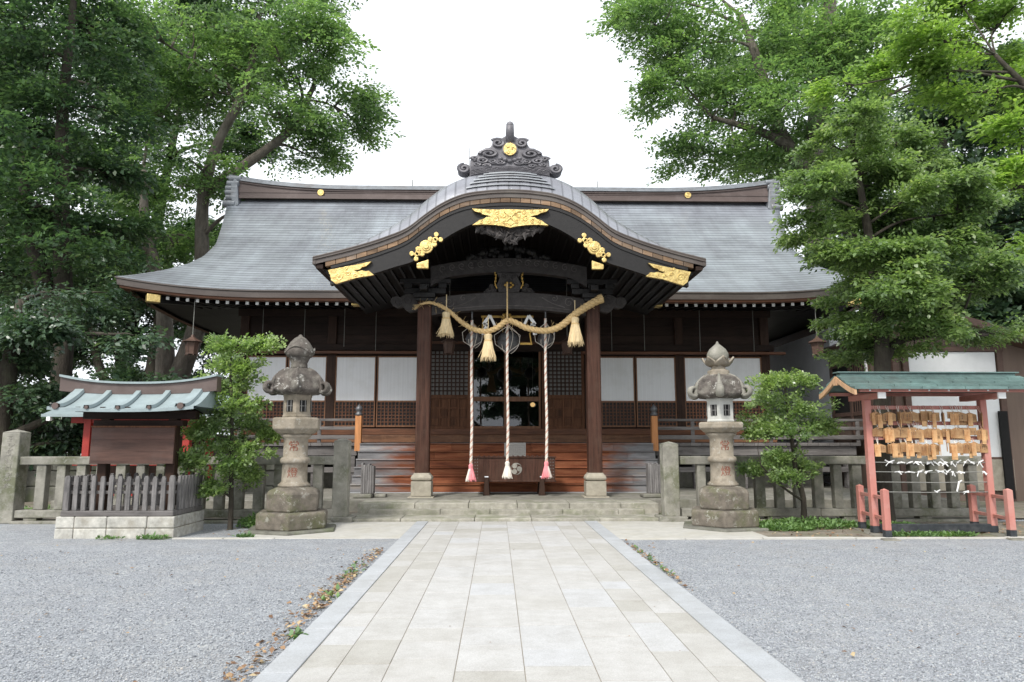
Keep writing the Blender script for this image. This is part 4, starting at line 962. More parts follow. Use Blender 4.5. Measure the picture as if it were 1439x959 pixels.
# ------------------------------------------------------------------ stone lanterns
def text_mesh(ch, size, depth=.006):
    cu = bpy.data.curves.new('inscription', 'FONT'); cu.body = ch; cu.size = size; cu.extrude = depth; cu.align_x = 'CENTER'; cu.align_y = 'CENTER'
    o = bpy.data.objects.new('inscription', cu); COL.objects.link(o); bpy.context.view_layer.update()
    me = bpy.data.meshes.new_from_object(o.evaluated_get(bpy.context.evaluated_depsgraph_get()))
    bpy.data.objects.remove(o); return me
def inscription(ch, size, x, y, z, r, ang, par, cx, cy, mat='paint_red'):
    me = text_mesh(ch, size); mb = MB()
    vs = [v.co for v in me.vertices]
    out = []
    for v in vs:                                            # bend the flat letters round the shaft
        a = ang + v.x / r; rr_ = r + .003 + v.z * .5
        out.append((cx + rr_ * math.sin(a), cy - rr_ * math.cos(a), z + v.y))
    mb.add(out, [tuple(p.vertices) for p in me.polygons])
    return mb.build('inscription', mat, par, fix=False)
def stone_lantern(cx, cy, rot, lab, Z, petals, fire_mat, grp='stone lanterns flanking the path', ins=0.0):
    t = thing('stone_lantern', lab, 'stone lantern', (cx, cy, 0), grp)
    z = Z; S = z['s']
    hexa = lambda pr, mb: mb.lathe(pr, 6, cx, cy, rot)
    m = MB(); hexa([(.84, -.1), (.84, z['b0'] - .02), (.82, z['b0'])], m); m.build('base_slab', 'stone_dk', t, bevel=.02)
    m = MB(); hexa([(.66, z['b0']), (.665, z['b1'] - .03), (.63, z['b1'])], m); m.build('lower_tier', 'lantern_base', t, bevel=.025)
    m = MB(); hexa([(.485, z['b1']), (.5, z['b2'] - .12), (.47, z['b2'] - .06), (.36, z['b2'] - .02), (.27, z['b2'])], m); m.build('upper_tier', 'lantern_base', t, bevel=.03)
    m = MB(); r = .215; a, b = z['b2'], z['p0']; mid = (a + b) / 2 + .0
    m.lathe([(.27, a - .005), (.28, a + .03), (.245, a + .06), (r + .005, a + .09), (r, mid - .06), (r + .02, mid - .05), (r + .04, mid - .03), (r + .045, mid), (r + .04, mid + .03), (r + .02, mid + .05), (r - .005, mid + .06), (r - .005, b - .09), (r + .025, b - .05), (.29, b)], 36, cx, cy)
    sh = m.build('shaft', 'lantern', t, smooth=True)
    inscription('常', .19, cx, cy, mid + .24, r - .005, ins, sh, cx, cy); inscription('燈', .19, cx, cy, mid - .22, r, ins - .02, sh, cx, cy)
    m = MB(); hexa([(.28, z['p0']), (.36, z['p0'] + .03), (.445, z['p0'] + .1), (.45, z['p1'] - .03), (.42, z['p1'] - .005), (.3, z['p1'])], m); m.build('platform', 'lantern', t, bevel=.015)
    m = MB(); hexa([(.275, z['p1']), (.275, z['p1'] + .03), (.262, z['p1'] + .04), (.262, z['k0'] - .04), (.275, z['k0'] - .03), (.275, z['k0'] + .04)], m)
    fb = m.build('fire_box', fire_mat, t, bevel=.008)
    m = MB(); ap = .262 * math.cos(math.pi / 6); zc = (z['p1'] + z['k0']) / 2
    for k in range(6):
        a = rot + math.pi / 6 + k * math.pi / 3; rot3 = Matrix.Rotation(a + math.pi / 2, 3, 'Z'); cpt = (cx + (ap - .008) * math.cos(a), cy + (ap - .008) * math.sin(a), zc)
        m.obox(cpt, (.125, .03, .2), rot3, 0)
        for sx in (-.035, .035): m.obox((cpt[0] + .02 * math.cos(a) + sx * math.cos(a + math.pi / 2), cpt[1] + .02 * math.sin(a) + sx * math.sin(a + math.pi / 2), zc), (.012, .01, .2), rot3, 1)
        m.obox((cpt[0] + .021 * math.cos(a), cpt[1] + .021 * math.sin(a), zc), (.125, .008, .01), rot3, 1)
    m.build('window', ['void', 'tin'], fb)
    # cap: a hexagonal dome whose corners curl up
    zk, zn = z['k0'], z['k1']
    m = MB(); hgt = zn - zk
    def hexr(r, zz, q):
        u = (q - rot) % (math.pi / 3); u = min(u, math.pi / 3 - u)    # 0 at a corner
        apo = math.cos(math.pi / 6) / math.cos(math.pi / 6 - u)
        k = min(1, r / .5); swell = 1 - .10 * math.sin(3 * u * 1.0) * k
        dip = .05 * k ** 4 * (1 - u / (math.pi / 6)) ** 2
        return r * (1 + (apo - 1) * .75 * k) * swell, zz + dip
    m.lathe([(.27, zk), (.41, zk + .01), (.5, zk + .04), (.535, zk + .075), (.528, zk + .1), (.506, zk + .13), (.495, zk + .2), (.445, zk + hgt * .64), (.36, zk + hgt * .84), (.26, zk + hgt * .95), (.17, zn)], 60, cx, cy, rot, 0, hexr)
    cap = m.build('cap', 'lantern_dk', t, smooth=True)
    m = MB()
    for k in range(6):
        k0 = len(m.v); a = rot + k * math.pi / 3; ca, sa = math.cos(a), math.sin(a)
        pr = [(.2, zn - .01), (.31, zk + hgt * .88), (.42, zk + hgt * .68), (.482, zk + .2), (.575, zk + .1), (.62, zk + .07), (.655, zk + .11), (.65, zk + .165), (.61, zk + .175), (.59, zk + .145), (.61, zk + .12)]
        pr = pr[:4] + [(.497, zk + .1)] + [(.53 + rr_ * math.cos(q), zk + .135 + rr_ * math.sin(q)) for q, rr_ in zip(np.radians([-115, -70, -25, 20, 65, 110, 160, 215]), (.088, .088, .084, .08, .072, .064, .054, .04))]
        P_ = catmull([(cx + r_ * ca, cy + r_ * sa, z_) for r_, z_ in pr], 4); m.tube(P_, list(np.interp(np.arange(len(P_)), [0, 12, 18, 30, len(P_)], [.025, .03, .04, .04, .028])), 8)
        for i in range(k0, len(m.v)):                       # widen the scroll across its ridge
            x, y, z_ = m.v[i]; o = (-(x - cx) * sa + (y - cy) * ca); w = 1.0 if math.hypot(x - cx, y - cy) < .45 else 1.9
            m.v[i] = (x - o * (w - 1) * sa, y + o * (w - 1) * ca, z_)
    m.build('corner_curl', 'lantern_dk' if not petals else 'stone', cap, smooth=True)
    zf = z['f0']
    m = MB()
    if petals:
        m.lathe([(.2, zn - .03), (.2, zn + .07), (.17, zn + .075), (.13, zn + .1), (.125, zn + .15), (.16, zn + .2), (.12, zn + .21)], 24, cx, cy)
        fin = m.build('finial', 'lantern', t, smooth=False, bevel=.01)
        m = MB(); zz = zn + .2; top = z['top']; hh = top - zz
        m.lathe([(.1, zz), (.17, zz + .08 * hh), (.2, zz + .28 * hh), (.195, zz + .45 * hh), (.15, zz + .65 * hh), (.07, zz + .82 * hh), (.03, zz + .9 * hh), (.015, top), (.001, top + .005)], 28, cx, cy)
        m.build('jewel', 'stone', fin, smooth=True)
        m = MB()
        for k in range(6):
            a = rot + .35 + k * math.pi / 3; ca, sa = math.cos(a), math.sin(a); rows = []
            for u in np.linspace(-1, 1, 7):
                row = []
                for v, (rr_, z_) in enumerate(((.1, zn + .18), (.17, zn + .2), (.225, zn + .26), (.275, zn + .33))):
                    w = [.06, .11, .12, .03][v]; o = u * w
                    row.append((cx + rr_ * ca - o * sa, cy + rr_ * sa + o * ca, z_ + (1 - abs(u)) * .0 - .02 * u * u))
                rows.append(row)
            m.grid(rows)
        pt = m.build('petal', 'lantern', fin, smooth=True); sd_ = pt.modifiers.new('thick', 'SOLIDIFY'); sd_.thickness = .03
    else:
        m.lathe([(.16, zn - .02), (.145, zn + .04), (.14, zn + .1), (.17, zn + .17), (.19, zn + .2), (.12, zn + .21)], 24, cx, cy)
        fin = m.build('finial', 'lantern_dk', t, smooth=True)
        m = MB(); zz = zn + .17; top = z['top']; hh = top - zz
        m.lathe([(.13, zz), (.22, zz + .1 * hh), (.262, zz + .25 * hh), (.262, zz + .38 * hh), (.225, zz + .46 * hh), (.22, zz + .5 * hh), (.17, zz + .68 * hh), (.1, zz + .85 * hh), (.045, zz + .92 * hh), (.02, top), (.001, top + .005)], 28, cx, cy)
        m.build('jewel', 'lantern_dk', fin, smooth=True)
        m = MB(); m.tube([(cx + .258 * math.cos(q), cy + .258 * math.sin(q), zz + .36 * hh + .05 * math.cos(3 * (q + 1.57))) for q in np.linspace(0, 6.283, 40)], .016, 5); m.build('petal_edge', 'lantern_dk', fin)
    return t
LZ = dict(s=1, b0=.06, b1=.345, b2=.76, p0=1.66, p1=1.965, k0=2.36, k1=2.84, f0=2.84, top=3.46)
RZ = dict(s=1, b0=.055, b1=.34, b2=.75, p0=1.69, p1=1.9, k0=2.32, k1=2.78, f0=2.78, top=3.4)
stone_lantern(-3.72, 12.85, R(-20), 'left stone lantern, browner, with a dark bulbous onion finial', LZ, False, 'lantern', ins=R(6))
stone_lantern(3.98, 13.15, R(14), 'right stone lantern with white fire box and petalled finial', RZ, True, 'lantern_white', ins=R(0))

# ------------------------------------------------------------------ stone fences
def fence(lab, x0, x1, posts, n, rail_end=None, stele=None):
    t = thing('stone_fence', lab, 'fence', ((x0 + x1) / 2, 14.2, 0), 'stone fences either side of the steps')
    Y = 14.2
    def run(nm, za, zb, hy, mat='fence_stone'):
        m = MB(); x = x0
        while x < x1 - .05:
            L = random.uniform(2.4, 3.2); L = x1 - x if x + L > x1 - .8 else L
            m.box(x + .004, x + L - .004, Y - hy, Y + hy, za, zb + random.uniform(-.006, .006)); x += L
        return m.build(nm, mat, t, bevel=.018)
    run('base', -.1, .055, .24); run('lower_rail', .1, .25, .13); run('top_rail', 1.1, 1.26, .12)
    x = x0 + .3
    while x < x1:
        m = MB(); m.box(x - .12, x + .12, Y - .1, Y + .1, .053, .103); x += 1.5; m.build('footing', 'fence_stone', t)
    for k in range(n):
        x = x0 + .42 + (x1 - x0 - .75) * k / (n - 1)
        m = MB(); w = .088 + random.uniform(-.006, .006); m.box(x - w, x + w, Y - .085, Y + .085, .25, 1.1); m.build('baluster', 'fence_stone', t, bevel=.014)
    for (px_, w, zt, zb, y) in posts:
        m = MB(); m.box(px_ - w, px_ + w, y - w, y + w, zb, zt); k0 = len(m.v)
        m.add([(px_ - w, y - w, zt), (px_ + w, y - w, zt), (px_ + w, y + w, zt), (px_ - w, y + w, zt), (px_, y, zt + .05)], [(0, 1, 4), (1, 2, 4), (2, 3, 4), (3, 0, 4)])
        m.build('post', 'fence_stone', t, bevel=.02)
        m = MB(); m.box(px_ - w - .12, px_ + w + .12, y - w - .1, y + w + .1, -.1, zb + .01); m.build('post_foot', 'fence_stone', t, bevel=.02)
    return t
lf = fence('grey stone fence left of the steps, behind the roofed notice board', -9.35, -3.3, [(-3.19, .145, 1.56, .1, 14.25)], 15)
rf = fence('grey stone fence right of the steps, behind the pink plaque stand', 3.45, 9.6, [(3.27, .155, 1.5, .1, 14.25)], 15)
m = MB(); m.box(-9.68, -9.34, 14.03, 14.37, .0, 1.72); m.add([(-9.68, 14.03, 1.72), (-9.34, 14.03, 1.72), (-9.34, 14.37, 1.72), (-9.68, 14.37, 1.72), (-9.51, 14.2, 1.78)], [(0, 1, 4), (1, 2, 4), (2, 3, 4), (3, 0, 4)])
st_ = m.build('inscribed_post', 'fence_stone', lf, bevel=.018, label='tall end post carved with a column of worn characters')
m = MB(); rr = random.Random(11)
for row in range(9):
    zc = 1.62 - row * .115
    for k in range(7):
        x = -9.51 + rr.uniform(-.055, .055); z = zc + rr.uniform(-.045, .045); a = rr.choice([0, 0, 1.57, .7, -.7]); L = rr.uniform(.025, .05)
        m.bar((x - L * math.cos(a), 14.029, z - L * math.sin(a)), (x + L * math.cos(a), 14.029, z + L * math.sin(a)), .006, .011, 0, (0, 1, 0))
m.build('carving', 'emblem', st_)
# ------------------------------------------------------------------ roofed notice board in its picket enclosure
m = MB(); bx0, bx1, by0, by1 = -7.23, -5.33, 11.85, 13.05; rr = random.Random(4)
for z0, z1 in ((-.05, .155), (.163, .34)):
    x = bx0
    for L in ((.3, .52, .62, .46) if z0 < 0 else (.3, .52, .64, .44)):
        for ya, yb in ((by0, by0 + .16), (by1 - .16, by1)): m.box(x + .005, x + L - .005, ya + rr.uniform(-.006, .006), yb, z0, z1)
        x += L
    for xa in (bx0 + .004, bx1 - .164):
        y = by0 + .164
        for L in (.44, .44): m.box(xa, xa + .16, y, y + L - .008, z0, z1); y += L
m.build('m', 'block') if False else None
pl = thing('block_plinth', 'low pale stone block plinth under the picket fence of the notice board', 'plinth', ((bx0 + bx1) / 2, 12.45, 0))
m.build('stone_blocks', 'block', pl, bevel=.016)
m = MB(); m.box(bx0 + .02, bx1 - .02, by0 + .02, by1 - .02, -.05, .325); m.build('mortar_core', 'mortar', pl)
m = MB()
for ya, yb in ((by0 + .02, by0 + .2), (by1 - .2, by1 - .02)): m.box(bx0 + .06, bx1 - .04, ya, yb, .342, .43)
for xa, xb in ((bx0 + .06, bx0 + .22), (bx1 - .2, bx1 - .04)): m.box(xa, xb, by0 + .204, by1 - .204, .342, .43)
m.build('coping_beam', 'grey_wood', pl, bevel=.015)
pk = thing('picket_fence', 'low weathered grey wooden picket fence on the pale block plinth', 'fence', ((bx0 + bx1) / 2, 12.45, .43))
def picket(m, x, y, w, d, z0, z1):
    m.prism([(x - w, z0), (x + w, z0), (x + w, z1 - .04), (x + w * .6, z1), (x - w * .6, z1), (x - w, z1 - .04)], y - d, y + d)
rails = MB()
for ya in (by0 + .11, by1 - .11):
    for z in (.86, .72): rails.box(bx0 + .12, bx1 - .1, ya - .02, ya + .02, z - .025, z + .025)
for xa in (bx0 + .12, bx1 - .1):
    for z in (.86, .72): rails.box(xa - .02, xa + .02, by0 + .132, by1 - .132, z - .025, z + .025)
rails.build('rail', 'grey_wood', pk, bevel=.005)
for k in range(13):
    x = bx0 + .12 + (bx1 - bx0 - .22) * k / 12
    for ya, dy in ((by0 + .11, -.045), (by1 - .11, .045)):
        m = MB(); big = k in (0, 12); picket(m, x, ya + dy, .045 if big else .036, .028 if big else .022, .43, .985 + random.uniform(-.012, .012)); m.build('picket', 'grey_wood_v', pk, bevel=.006)
for k in range(1, 8):
    y = by0 + .11 + (by1 - by0 - .22) * k / 8
    for xa, dx in ((bx0 + .12, -.045), (bx1 - .1, .045)):
        m = MB(); m.box(xa + dx - .022, xa + dx + .022, y - .036, y + .036, .43, .975); m.build('picket', 'grey_wood_v', pk, bevel=.006)
nb = thing('notice_board', 'dark blank wooden notice board under a pale green copper roof', 'notice board', (-6.27, 12.4, .34))
for x in (-6.82, -5.68):
    m = MB(); m.box(x - .075, x + .075, 12.33, 12.48, .0, 2.25); m.build('post', 'wood_v', nb, bevel=.01)
m = MB()
for k in range(3): m.box(-6.95, -5.57, 12.18, 12.22, 1.17 + .2 * k, 1.3695 + .2 * k)
for x in (-6.6, -5.9): m.box(x - .04, x + .04, 12.222, 12.33, 1.2, 1.75)
m.build('board', 'board', nb, bevel=.003); 
m = MB(); m.box(-6.96, -5.56, 12.17, 12.23, 1.772, 1.8); m.build('board_edge', 'brown', nb)
m = MB(); m.box(-7.2, -5.3, 12.32, 12.5, 1.92, 2.06); m.box(-7.0, -5.5, 12.3, 12.5, 1.8, 1.9)
for x in (-7.0, -6.6, -6.2, -5.8, -5.5): m.box(x - .04, x + .04, 11.8, 13.1, 2.02, 2.1)
m.build('beam', 'wood_h', nb, bevel=.008)
xr = np.linspace(-7.42, -5.07, 31); xm = -6.31
def nz(x, s): return 2.06 + .3 * s ** 1.6 + .05 * (abs(x - xm) / 1.24) ** 2.5     # s: 0 eave .. 1 ridge
rows = []
m = MB()
for side in (1, -1):
    rr_ = [[(x, 12.4 - side * (.72 - .66 * s), nz(x, s)) for x in xr] for s in np.linspace(0, 1, 9)]
    m.grid(rr_)
    m.grid([rr_[0], [(x, y, z - .05) for x, y, z in rr_[0]], [(x, y + side * .6, z + .06) for x, y, z in rr_[0]]])
for e in (0, -1):
    f_ = [(xr[e], 12.4 - (.72 - .66 * s), nz(xr[e], s)) for s in np.linspace(0, 1, 9)]; b_ = [(xr[e], 12.4 + (.72 - .66 * s), nz(xr[e], s)) for s in np.linspace(1, 0, 9)]
    m.add(f_ + b_, [tuple(range(18))])
nroof = m.build('roof', 'verdigris', nb, fix=False)
for k in range(5):
    m = MB()
    xa = -7.28 + (2.0) * k / 4; pts = [(xa, 12.4 - (.74 - .66 * s), nz(xa, s) + .012) for s in np.linspace(0, 1, 9)]
    w = .05 if k not in (0, 4) else .09
    m.grid([[(x - w, y, z - .01) for x, y, z in pts], [(x - w * .8, y, z + .045) for x, y, z in pts], [(x + w * .8, y, z + .045) for x, y, z in pts], [(x + w, y, z - .01) for x, y, z in pts]])
    m.tube([(xa, 11.655, nz(xa, 0) + .02), (xa, 11.7, nz(xa, 0) + .02)], w * .6, 10, 1)
    m.build('roof_batten', ['verdigris', 'copper_brown'], nroof, fix=False)
m = MB(); xr2 = np.linspace(-7.62, -4.96, 31); rz2 = lambda x: 2.515 + .13 * (abs(x - xm) / 1.33) ** 2.4
m.grid([[(x, 12.3, min(2.34 + .05 * (abs(x - xm) / 1.24) ** 2.5 + .0, 2.45)) for x in xr2], [(x, 12.3, rz2(x)) for x in xr2], [(x, 12.5, rz2(x)) for x in xr2], [(x, 12.5, 2.34 + .05 * (abs(x - xm) / 1.24) ** 2.5) for x in xr2]])
for e in (0, -1): x = xr2[e]; m.add([(x, 12.3, 2.39), (x, 12.5, 2.39), (x, 12.5, rz2(x)), (x, 12.3, rz2(x))], [(0, 1, 2, 3)])
m.build('roof_ridge', 'copper_brown', nroof, fix=False)
m = MB(); m.grid([[(x, 12.26, rz2(x)) for x in xr2], [(x, 12.26, rz2(x) + .035) for x in xr2], [(x, 12.54, rz2(x) + .035) for x in xr2], [(x, 12.54, rz2(x)) for x in xr2]])
for e in (0, -1): x = xr2[e]; m.add([(x, 12.26, rz2(x)), (x, 12.54, rz2(x)), (x, 12.54, rz2(x) + .035), (x, 12.26, rz2(x) + .035)], [(0, 1, 2, 3)])
m.build('ridge_cover', 'verdigris', nroof, fix=False)
# ------------------------------------------------------------------ small red shrine behind the notice board
rs = thing('small_red_shrine', 'small vermilion shrine with pale green roof behind the notice board', 'shrine', (-8.7, 17.6, 0))
m = MB()
for x in (-9.7, -8.4, -7.4): m.box(x - .08, x + .08, 16.9, 17.06, 0, 2.15); m.box(x - .08, x + .08, 18.2, 18.38, 0, 2.15)
m.box(-10.1, -7.2, 16.93, 17.05, 1.98, 2.12); m.box(-10.0, -7.3, 16.95, 17.03, 1.0, 1.1); m.box(-10.0, -7.3, 16.95, 17.03, .3, .4)
m.build('red_frame', 'red', rs, bevel=.008)
m = MB(); m.box(-9.8, -7.5, 18.1, 18.2, .1, 2.2); m.build('back_panel', 'wood_v', rs)
m = MB()
rw = [[(x, 17.6 - sy * (1.1 - s * 1.1), 2.17 + .5 * s ** 1.3) for x in (-10.5, -6.6)] for sy in (1, -1) for s in (0, .33, .66, 1)]
m.grid(rw[:4]); m.grid(rw[4:]); m.box(-10.52, -6.58, 16.48, 16.54, 2.11, 2.175)
m.build('roof', 'verdigris', rs, fix=False)
m = MB()
for x in (-10.35, -6.75): m.box(x - .04, x + .04, 16.47, 16.56, 2.02, 2.11)
m.build('white_beam_end', 'paper', rs)
# low retaining wall at the far left
m = MB(); rr = random.Random(8); z = 0
for h in (.42, .4, .38):
    x = -19
    while x < -6: L = rr.uniform(.5, 1.0); m.box(x, x + L - .015, 18.9 + rr.uniform(-.03, .03), 19.4, z, z + h - .012); x += L
    z += h
tag(m.build('retaining_wall', 'stone_dk', bevel=.03, org=(-13, 19, 0)), 'low wall of mossy grey blocks behind the left stone fence', 'wall')

# ------------------------------------------------------------------ plaque stand on the right
ES = thing('plaque_stand', 'pink wooden plaque stand with green copper roof beside the stone fence', 'plaque stand', (7.25, 12.2, 0))
XL, XR = 6.23, 8.25; YM = 12.2
for x in (XL, XR):
    m = MB(); m.box(x - .055, x + .055, YM - .055, YM + .055, .13, 2.25, 0); m.box(x - .058, x + .058, YM - .058, YM + .058, .02, .13, 1)
    m.build('post', ['vermilion', 'blackpaint'], ES, bevel=.008)
    for dy, dx in ((-.62, -.13), (.62, .1)):
        m = MB(); m.box(x + dx - .05, x + dx + .05, YM + dy - .05, YM + dy + .05, .13, .76, 0); m.box(x + dx - .053, x + dx + .053, YM + dy - .053, YM + dy + .053, .02, .13, 1)
        m.add([(x + dx - .05, YM + dy - .05, .76), (x + dx + .05, YM + dy - .05, .76), (x + dx + .05, YM + dy + .05, .76), (x + dx - .05, YM + dy + .05, .76), (x + dx, YM + dy, .79)], [(0, 1, 4), (1, 2, 4), (2, 3, 4), (3, 0, 4)])
        m.build('side_post', ['vermilion', 'blackpaint'], ES, bevel=.008)
        for z in (.63, .3):
            m = MB(); m.bar((x, YM + math.copysign(.056, dy), z), (x + dx * .92, YM + dy - math.copysign(.051, dy), z), .04, .055); m.build('side_rail', 'vermilion', ES, bevel=.005)
m = MB(); m.box(XL + .06, XR - .06, YM - .06, YM + .06, .03, .16); m.build('ground_beam', 'blackpaint', ES, bevel=.008)
for x in (XL, XR):
    m = MB(); m.bar((x - .2, YM - .9, -.03), (x + .12, YM + .85, -.03), .26, .1); m.build('footing', 'stone', ES, bevel=.02)
for z in (2.12, 1.85, 1.6):
    m = MB(); m.box(XL + .056, XR - .056, YM - .028, YM + .028, z - .032, z + .032); m.build('hanging_rail', 'vermilion', ES, bevel=.005)
wz = (1.19, 1.03, .86, .695)
for z in wz:
    m = MB(); m.tube([(XL + .05, YM - .03, z), ((XL + XR) / 2, YM - .03, z - .012), (XR - .05, YM - .03, z - .004)], .008, 5)
    m.build('wire', 'wire', ES)
m = MB()
for x in (XL, XR): m.box(x - .06, x + .06, YM - .5, YM + .5, 2.252, 2.345)
m.box(5.9, 8.75, YM - .05, YM + .05, 2.62, 2.7); m.box(5.85, 8.8, YM - .56, YM - .5, 2.352, 2.41); m.box(5.85, 8.8, YM + .5, YM + .56, 2.352, 2.41)
m.build('roof_frame', 'vermilion', ES, bevel=.006)
for x in (XL, XR):
    m = MB(); m.box(x - .065, x + .065, YM - .53, YM - .502, 2.247, 2.35); m.build('beam_tip', 'paper', ES)
for k in range(9):
    m = MB(); m.box(6.0 + .33 * k, 6.03 + .33 * k, YM - .568, YM - .56, 2.365, 2.39); m.build('rivet', 'paper', ES)
m = MB(); x0, x1 = 5.72, 8.95
def er(s): return 2.4 + .27 * s ** 1.25
for sd_ in (1, -1):
    for q in range(4):
        s0, s1 = q / 4, (q + 1) / 4; x = x0 - .0; n_ = 0
        ya, yb = YM - sd_ * (.66 - .62 * s0), YM - sd_ * (.66 - .62 * s1) 
        off = .35 * (q % 2); xs_ = [x0] + list(np.arange(x0 + .4 + off, x1 - .2, .72)) + [x1]
        for a, b in zip(xs_, xs_[1:]):
            m.add([(a, ya, er(s0) + .034), (b - .014, ya, er(s0) + .034), (b - .014, yb, er(s1) + .004), (a, yb, er(s1) + .004), (a, ya, er(s0) - .008), (b - .006, ya, er(s0) - .008), (b - .006, yb, er(s1) - .012), (a, yb, er(s1) - .012)],
                  [(0, 1, 2, 3), (7, 6, 5, 4), (0, 4, 5, 1), (1, 5, 6, 2), (2, 6, 7, 3), (3, 7, 4, 0)])
eroof = m.build('roof', 'verdigris_dk', ES)
m = MB(); m.box(x0 + .05, x1 - .1, YM - .07, YM + .07, 2.655, 2.71); m.box(x0 + .0, x1 - .05, YM - .1, YM + .1, 2.712, 2.735); m.build('roof_ridge', 'verdigris_dk', eroof, bevel=.008)
for e, xg in ((-1, x0 + .03), (1, x1 - .03)):
    m = MB()
    for sd_ in (1, -1):
        for s0, s1 in ((0, .25), (.25, .5), (.5, .75), (.75, 1)):
            ya, yb = YM - sd_ * (.65 - .64 * s0), YM - sd_ * (.65 - .64 * s1)
            m.add([(xg + e * d, ya, er(s0) - .015 - h) for d in (0, .04) for h in (0, .085)] + [(xg + e * d, yb, er(s1) - .015 - h) for d in (0, .04) for h in (0, .085)],
                  [(0, 1, 5, 4), (2, 6, 7, 3), (0, 4, 6, 2), (1, 3, 7, 5), (0, 2, 3, 1), (4, 5, 7, 6)])
    m.box(min(xg, xg + e * .05), max(xg, xg + e * .05), YM - .05, YM + .05, 2.5, 2.62)
    m.build('gable_board', 'pale_wood', eroof)
# wish plaques
ordn = ['first', 'second', 'third', 'fourth', 'fifth', 'sixth', 'seventh', 'eighth', 'ninth', 'tenth', 'eleventh', 'twelfth', 'thirteenth', 'fourteenth', 'fifteenth', 'sixteenth']
rr = random.Random(21)
for row, (zr, xsr) in enumerate(((2.12, (.1, .17, .31, .5, .6, .7, .88, .97, 1.09, 1.26, 1.44, 1.52, 1.6, 1.72, 1.9)), (1.85, (.12, .3, .35, .5, .66, .74, .82, .98, 1.06, 1.14, 1.29, 1.45, 1.52, 1.68, 1.9)), (1.6, (.1, .27, .35, .5, .58, .68, .8, .93, 1.03, 1.16, 1.28, 1.42, 1.5, 1.64, 1.74, 1.9)))):
    for k, dx in enumerate(xsr):
        x = XL + .02 + dx; zt = zr - rr.uniform(.06, .1); y = YM - .055 - .022 * (k % 3) - rr.uniform(0, .008)
        edge = rr.random() < .18; w, h = rr.uniform(.09, .125), rr.uniform(.115, .17)
        if row == 0 and k == 9: edge = True
        rz = rr.uniform(1.0, 1.4) if edge else rr.uniform(-.3, .3); tilt = rr.uniform(-.06, .06)
        t = thing('wish_plaque', f"{'edge-on' if edge else 'tan'} wooden wish plaque, {ordn[k]} from the left in the {['top', 'middle', 'bottom'][row]} row of the pink stand", 'wish plaque', (x, y, zt), 'wish plaques on the pink stand')
        m = MB(); m.prism([(x - w, zt - h - .04), (x + w, zt - h - .04), (x + w, zt - .04), (x, zt), (x - w, zt - .04)] if rr.random() < .7 else [(x - w, zt - h), (x + w, zt - h), (x + w, zt), (x - w, zt)], y - .006, y + .006)
        if rr.random() < .55:
            w2 = rr.uniform(.03, .05); ox = rr.uniform(-.05, .05); m.box(x + ox - w2, x + ox + w2, y - .02, y - .01, zt - h - .11, zt - .03)
        m.turn(0, rz, (x, y)); m.build('board', 'ema', t, bevel=.003)
        if not edge and rr.random() < .8:
            m = MB()
            for q in range(rr.choice([3, 4, 5])):
                for e in range(rr.choice([2, 3, 4])): xx = x - w * .75 + w * .36 * q; zz = zt - .055 - .024 * e; m.box(xx, xx + rr.uniform(.007, .016), y - .0085, y - .0062, zz - rr.uniform(.008, .018), zz)
            m.turn(0, rz, (x, y)); m.build('writing', 'brown_trim', t)
        m = MB(); m.tube([(x, y - .008, zt - .03), (x - .02, YM - .034, zr + .02), (x, YM, zr + .036), (x + .02, YM - .034, zr + .02), (x, y - .008, zt - .03)], .005, 4); m.build('string', 'white_cord' if rr.random() < .6 else 'red_cord', t)
for row, xsr in enumerate(((.24, .46, .6, .7, .78, .97, 1.03, 1.12, 1.2, 1.32, 1.42, 1.55, 1.66, 1.8), (.4, .57, .74, .87, 1.08, 1.15, 1.23, 1.32, 1.44, 1.86), (1.42,), (1.02, 1.52))):
    for k, dx in enumerate(xsr):
        x = XL + .06 + dx; z = wz[row]; y = YM - .04
        m = MB(); a = rr.uniform(-.5, .5)
        m.obox((x, y, z), (.032, .018, .022), Matrix.Rotation(a, 3, 'Y'))
        for sg in (1, -1, 1, -1)[:rr.choice([2, 3, 4])]:
            th = rr.uniform(-1.3, .7); L = rr.uniform(.04, .1); p1 = Vector((x + sg * L * math.cos(th), y - rr.uniform(.0, .03), z + L * math.sin(th)))
            m.bar((x, y, z), p1, .006, .019, 0, (rr.uniform(-1, 1), rr.uniform(-1, 0), 1))
        if row == 2: m.bar((x, y, z), (x - .05, y, z - .16), .008, .024, 0, (1, 0, 0))
        tag(m.build('fortune_paper', 'paper', org=(x, y, z)), f"white fortune paper strip tied to the wire, {ordn[k]} from the left on the {['top', 'second', 'third', 'bottom'][row]} wire", 'paper strip', 'fortune papers tied on the wires')

# ------------------------------------------------------------------ buildings on the right
b = thing('plastered_building', 'brown boarded building with white plaster panel behind the plaque stand', 'building', (13, 20.3, 0))
m = MB(); m.prism([(10.3, 0), (20, 0), (20, 2.25), (11.3, 4.78), (10.3, 4.42)], 18.6, 21.98); m.build('wall', 'siding', b)
m = MB(); m.box(10.75, 13.1, 18.54, 18.602, 1.15, 3.92, 0); m.box(10.4, 13.3, 18.5, 18.6, .3, 1.1, 1); m.build('plaster_panel', ['plaster', 'plinth'], b, bevel=.01)
m = MB()
for x in (10.38, 10.66, 13.2): m.box(x - .08, x + .08, 18.49, 18.6, .0, 4.0)
m.box(10.3, 13.3, 18.48, 18.6, 3.93, 4.06); m.box(10.75, 13.1, 18.51, 18.6, 1.08, 1.16); m.box(13.3, 13.32, 18.58, 18.6, 0, 4)
for y in (18.7, 19.7, 20.75, 21.9): m.box(10.24, 10.3, y - .07, y + .07, .0, 4.42)
m.box(10.25, 10.3, 18.6, 21.98, 2.3, 2.42); m.box(10.25, 10.3, 18.6, 21.98, 3.8, 3.92)
